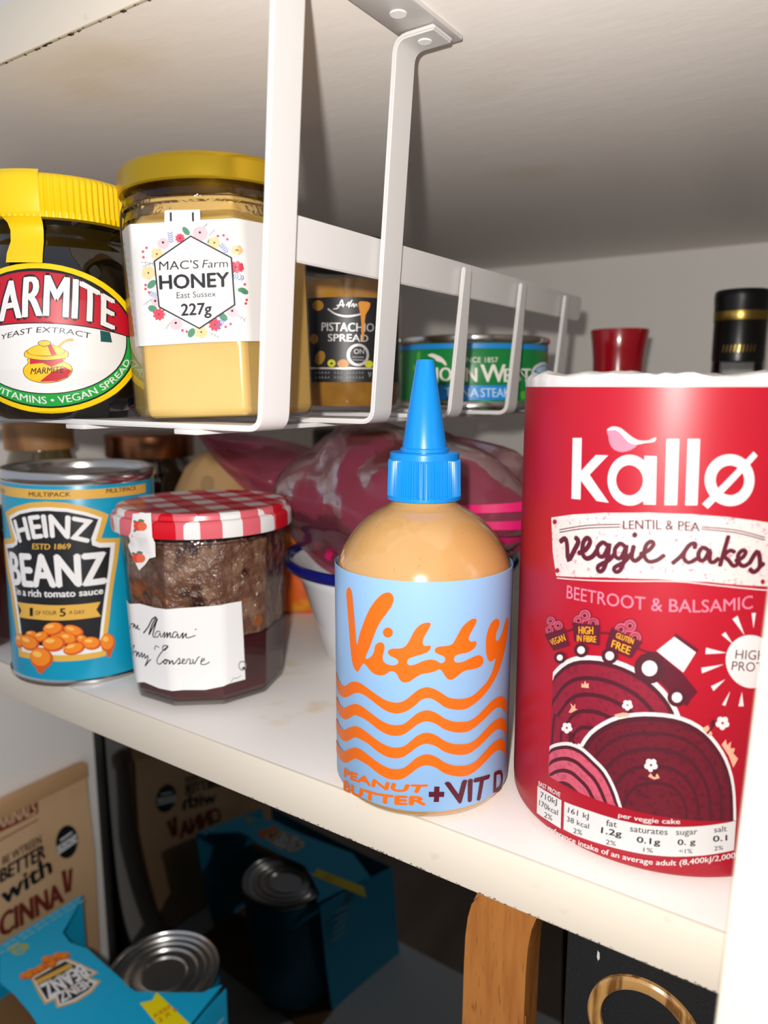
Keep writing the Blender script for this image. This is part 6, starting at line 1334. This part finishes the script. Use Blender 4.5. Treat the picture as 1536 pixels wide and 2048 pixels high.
# ------------------------------------------------------------------ lower compartment
t = thing('kraft_pouch', 'brown kraft stand-up pouch with black lettering leaning at the left wall', 'pouch', POS['pouch'])
km = mat('pouch_kraft', 'dcb286', .5); add_bump(km, 22, .35, .003, 2); add_blotch(km, 'c89c6c', 16, .45, .65, 2, amount=.6)
extrude_poly('pouch', [(-.14, .0005), (.025, .0005), (.0275, .03), (.0295, .12), (.0285, .1992), (.0265, .2008), (-.14, .2008)], lambda p: Vector((0, p[0], p[1])), (-.0098, 0, 0), km, t, bev=.0025)
box('top_seal', -.006, .0004, -.139, .0282, .1885, .2004, mat('pouch_seal', 'cfa272', .5), t, bev=.0003)
prints('lettering', 'pouch', t, SURF['pouch'], 0, base=.0003)
# torn carton
cx, cy, cz = POS['carton']
t = thing('torn_carton', 'torn turquoise multipack carton on the cupboard floor', 'carton', (cx, cy, cz))
cteal = print_mat('carton_teal'); brown = mat('carton_brown', '8a6238', .8); add_bump(brown, 80, .2, .0005)
PANEL = [(-0.4515, 0.2153), (-0.4843, 0.2334), (-0.4826, 0.2975), (-0.4714, 0.2836), (-0.4589, 0.2652), (-0.4455, 0.2624), (-0.4302, 0.2659), (-0.4103, 0.2639), (-0.3861, 0.2619), (-0.3819, 0.2607), (-0.3713, 0.2604), (-0.3518, 0.2726), (-0.3342, 0.2845), (-0.3323, 0.2892), (-0.3283, 0.2959), (-0.3220, 0.2636), (-0.3147, 0.2270), (-0.3526, 0.2014), (-0.4005, 0.2107), (-0.4124, 0.2129), (-0.4334, 0.2152)]
extrude_poly('top_panel', PANEL, lambda p: Vector((p[0] - cx, p[1] - cy, 0)), (0, 0, -.0006), cteal, t)
prints('artwork', 'carton', t, SURF['carton'], 0, base=.0002)
prints('price_sticker', 'sticker', t, SURF['sticker'], 0, base=.0002)
hb = ZF - cz + .0005
def wall(name, a, b, top_a, top_b, m, th=.0007):
    A_ = Vector((a[0] - cx, a[1] - cy, 0)); B_ = Vector((b[0] - cx, b[1] - cy, 0)); d = (B_ - A_).normalized(); nrm = Vector((d.y, -d.x, 0)) * th
    pts = [(A_.x, A_.y, hb), (B_.x, B_.y, hb), (B_.x, B_.y, top_b), (A_.x, A_.y, top_a)]
    bm = bmesh.new(); a_ = [bm.verts.new(p) for p in pts]; b_ = [bm.verts.new(Vector(p) - nrm) for p in pts]; bm.faces.new(a_); bm.faces.new(b_[::-1])
    for i in range(4): bm.faces.new((a_[i], a_[(i + 1) % 4], b_[(i + 1) % 4], b_[i]))
    return bm_link(bm, name, m, t, smooth=False)
rs = wall('side_panel', (-.3085, .19), (-.3245, .2960), -.0006, -.0012, cteal)
wall('side_panel', (-.4850, .205), (-.4835, .2975), -.0006, -.0006, cteal)
wall('front_panel', (-.4830, .191), (-.3095, .190), -.0007, -.0007, cteal)
box('inner_card', -.475 - cx, -.415 - cx, .198 - cy, .245 - cy, -.034, -.033, brown, t, bev=0)
box('base', -.482 - cx, -.324 - cx, .195 - cy, .3200 - cy, hb - .0003, hb + .0006, brown, t, bev=0)
v = []; f = []
for k in range(5):
    n0 = len(v); zz = -.012 - k * .006; y0 = .018 + .002 * k
    for yy, z_ in ((y0, zz), (y0 + .018 - .002 * (k % 2), zz), (y0 + .018 - .002 * (k % 2), zz + .0025), (y0, zz + .0025)): 
        fr = (yy + cy - .19) / .106; v.append((-.3085 - .0095 * fr - cx + .0004, yy, z_))
    f.append((n0, n0 + 1, n0 + 2, n0 + 3))
mesh('small_print', v, f, mat('print_faded', '7fc4d8', .6), rs, smooth=False)
v = []; f = []
for k in range(14):
    for row in range(2):
        y0 = .262 - cy - .045 + k * .0056; n0 = len(v); x0 = -.4815 - cx + row * .0045
        v += [(x0, y0, .0003), (x0 + .0018, y0, .0003), (x0 + .0018, y0 + .0035 + .001 * (k % 2), .0003), (x0, y0 + .0035 + .001 * (k % 2), .0003)]; f.append((n0, n0 + 1, n0 + 2, n0 + 3))
mesh('small_print', v, f, MATS['print_faded'], t, smooth=False)
t = thing('food_can', 'plain silver-topped tin poking out of the torn carton', 'tin', (-.3735, .2855, ZF + .0012))
lathe('label', [(.0363, .003), (.0365, .0034), (.0365, .1035), (.0363, .104)], teal, t, 64)
lathe('base_rim', [(0, .0008), (.034, .0003), (.0370, .0005), (.0372, .002), (.0364, .0032)], tin, t, 64)
lathe('top_rim', [(.0364, .1035), (.0372, .1048), (.0374, .107), (.0370, .1085), (.0360, .1090), (.0352, .1082), (.0348, .1058)], tin, t, 64)
lathe('lid', [(.0350, .1058), (.0335, .1058), (.0325, .1070), (.0315, .1058), (.0290, .1054), (.0280, .1064), (.0270, .1054), (.0235, .1054), (.0225, .1062), (.0215, .1050), (.0165, .1050), (.0155, .1056), (.0145, .1046), (0, .1046)], tin_dull, t, 64)
# speaker and board
felt = mat('black_felt', '0c0c0d', .85); add_bump(felt, 900, .6, .0006); add_blotch(felt, '3a3a3e', 1500, .70, .73, 1)
oak = mat('oiled_oak', 'c07c3c', .35, **{'Coat Weight': .3})
add_blotch(oak, 'a8642a', 55, .45, .7, 5, (3.2, 3.2, .4)); add_blotch(oak, '7a4218', 420, .60, .70, 3, (2.2, 2.2, .2), .7); add_bump(oak, 200, .2, .0006, 3, (2, 2, .15))
t = thing('speaker', 'black felt-covered speaker box with a wooden ring beneath the shelf', 'speaker', (-.03, .25, ZF))
box('cabinet', -.0538, .038, 0, .08, .0005, .30, felt, t, bev=.0015)
lathe('ring', [(.0160, -.0002), (.0160, .0016), (.0170, .0022), (.0200, .0022), (.0209, .0014), (.0209, -.0002)], mat('ring_oak', 'c8985a', .3, **{'Coat Weight': .4}), t, 64).matrix_local = Matrix.Translation((-.053 + .03, 0, -.088 - ZF)) @ Matrix.Rotation(math.radians(90), 4, 'X')
add_blotch(MATS['ring_oak'], '7a5020', 70, .5, .62, 4, (3, .3, 3))
extrude_poly('badge', [(-.0716, -.0640), (-.0708, -.0646), (-.0706, -.0668), (-.0712, -.0680), (-.0717, -.0665)], lambda p: Vector((p[0] + .03, -.0003, p[1] - ZF)), (0, .0005, 0), mat('badge_silver', 'd8d6d0', .4), t)
t = thing('wooden_board', 'curved oak board standing upright beside the black speaker', 'board', (-.1127, .248, ZF))
L_ = [(-.1268, ZF + .0005), (-.1268, -.124), (-.1266, -.098), (-.1262, -.082), (-.1252, -.0725), (-.1236, -.0655), (-.1210, -.0580), (-.1160, -.050), (-.108, -.043)]
R_ = [(-.096, -.043), (-.0925, -.051), (-.0950, -.0585), (-.0972, -.0655), (-.0985, -.0745), (-.0990, -.086), (-.0991, -.105), (-.0991, ZF + .0005)]
extrude_poly('board', L_ + R_, lambda p: Vector((p[0] + .1127, 0, p[1] - ZF)), (0, .014, 0), oak, t, bev=.0022, angle=50)
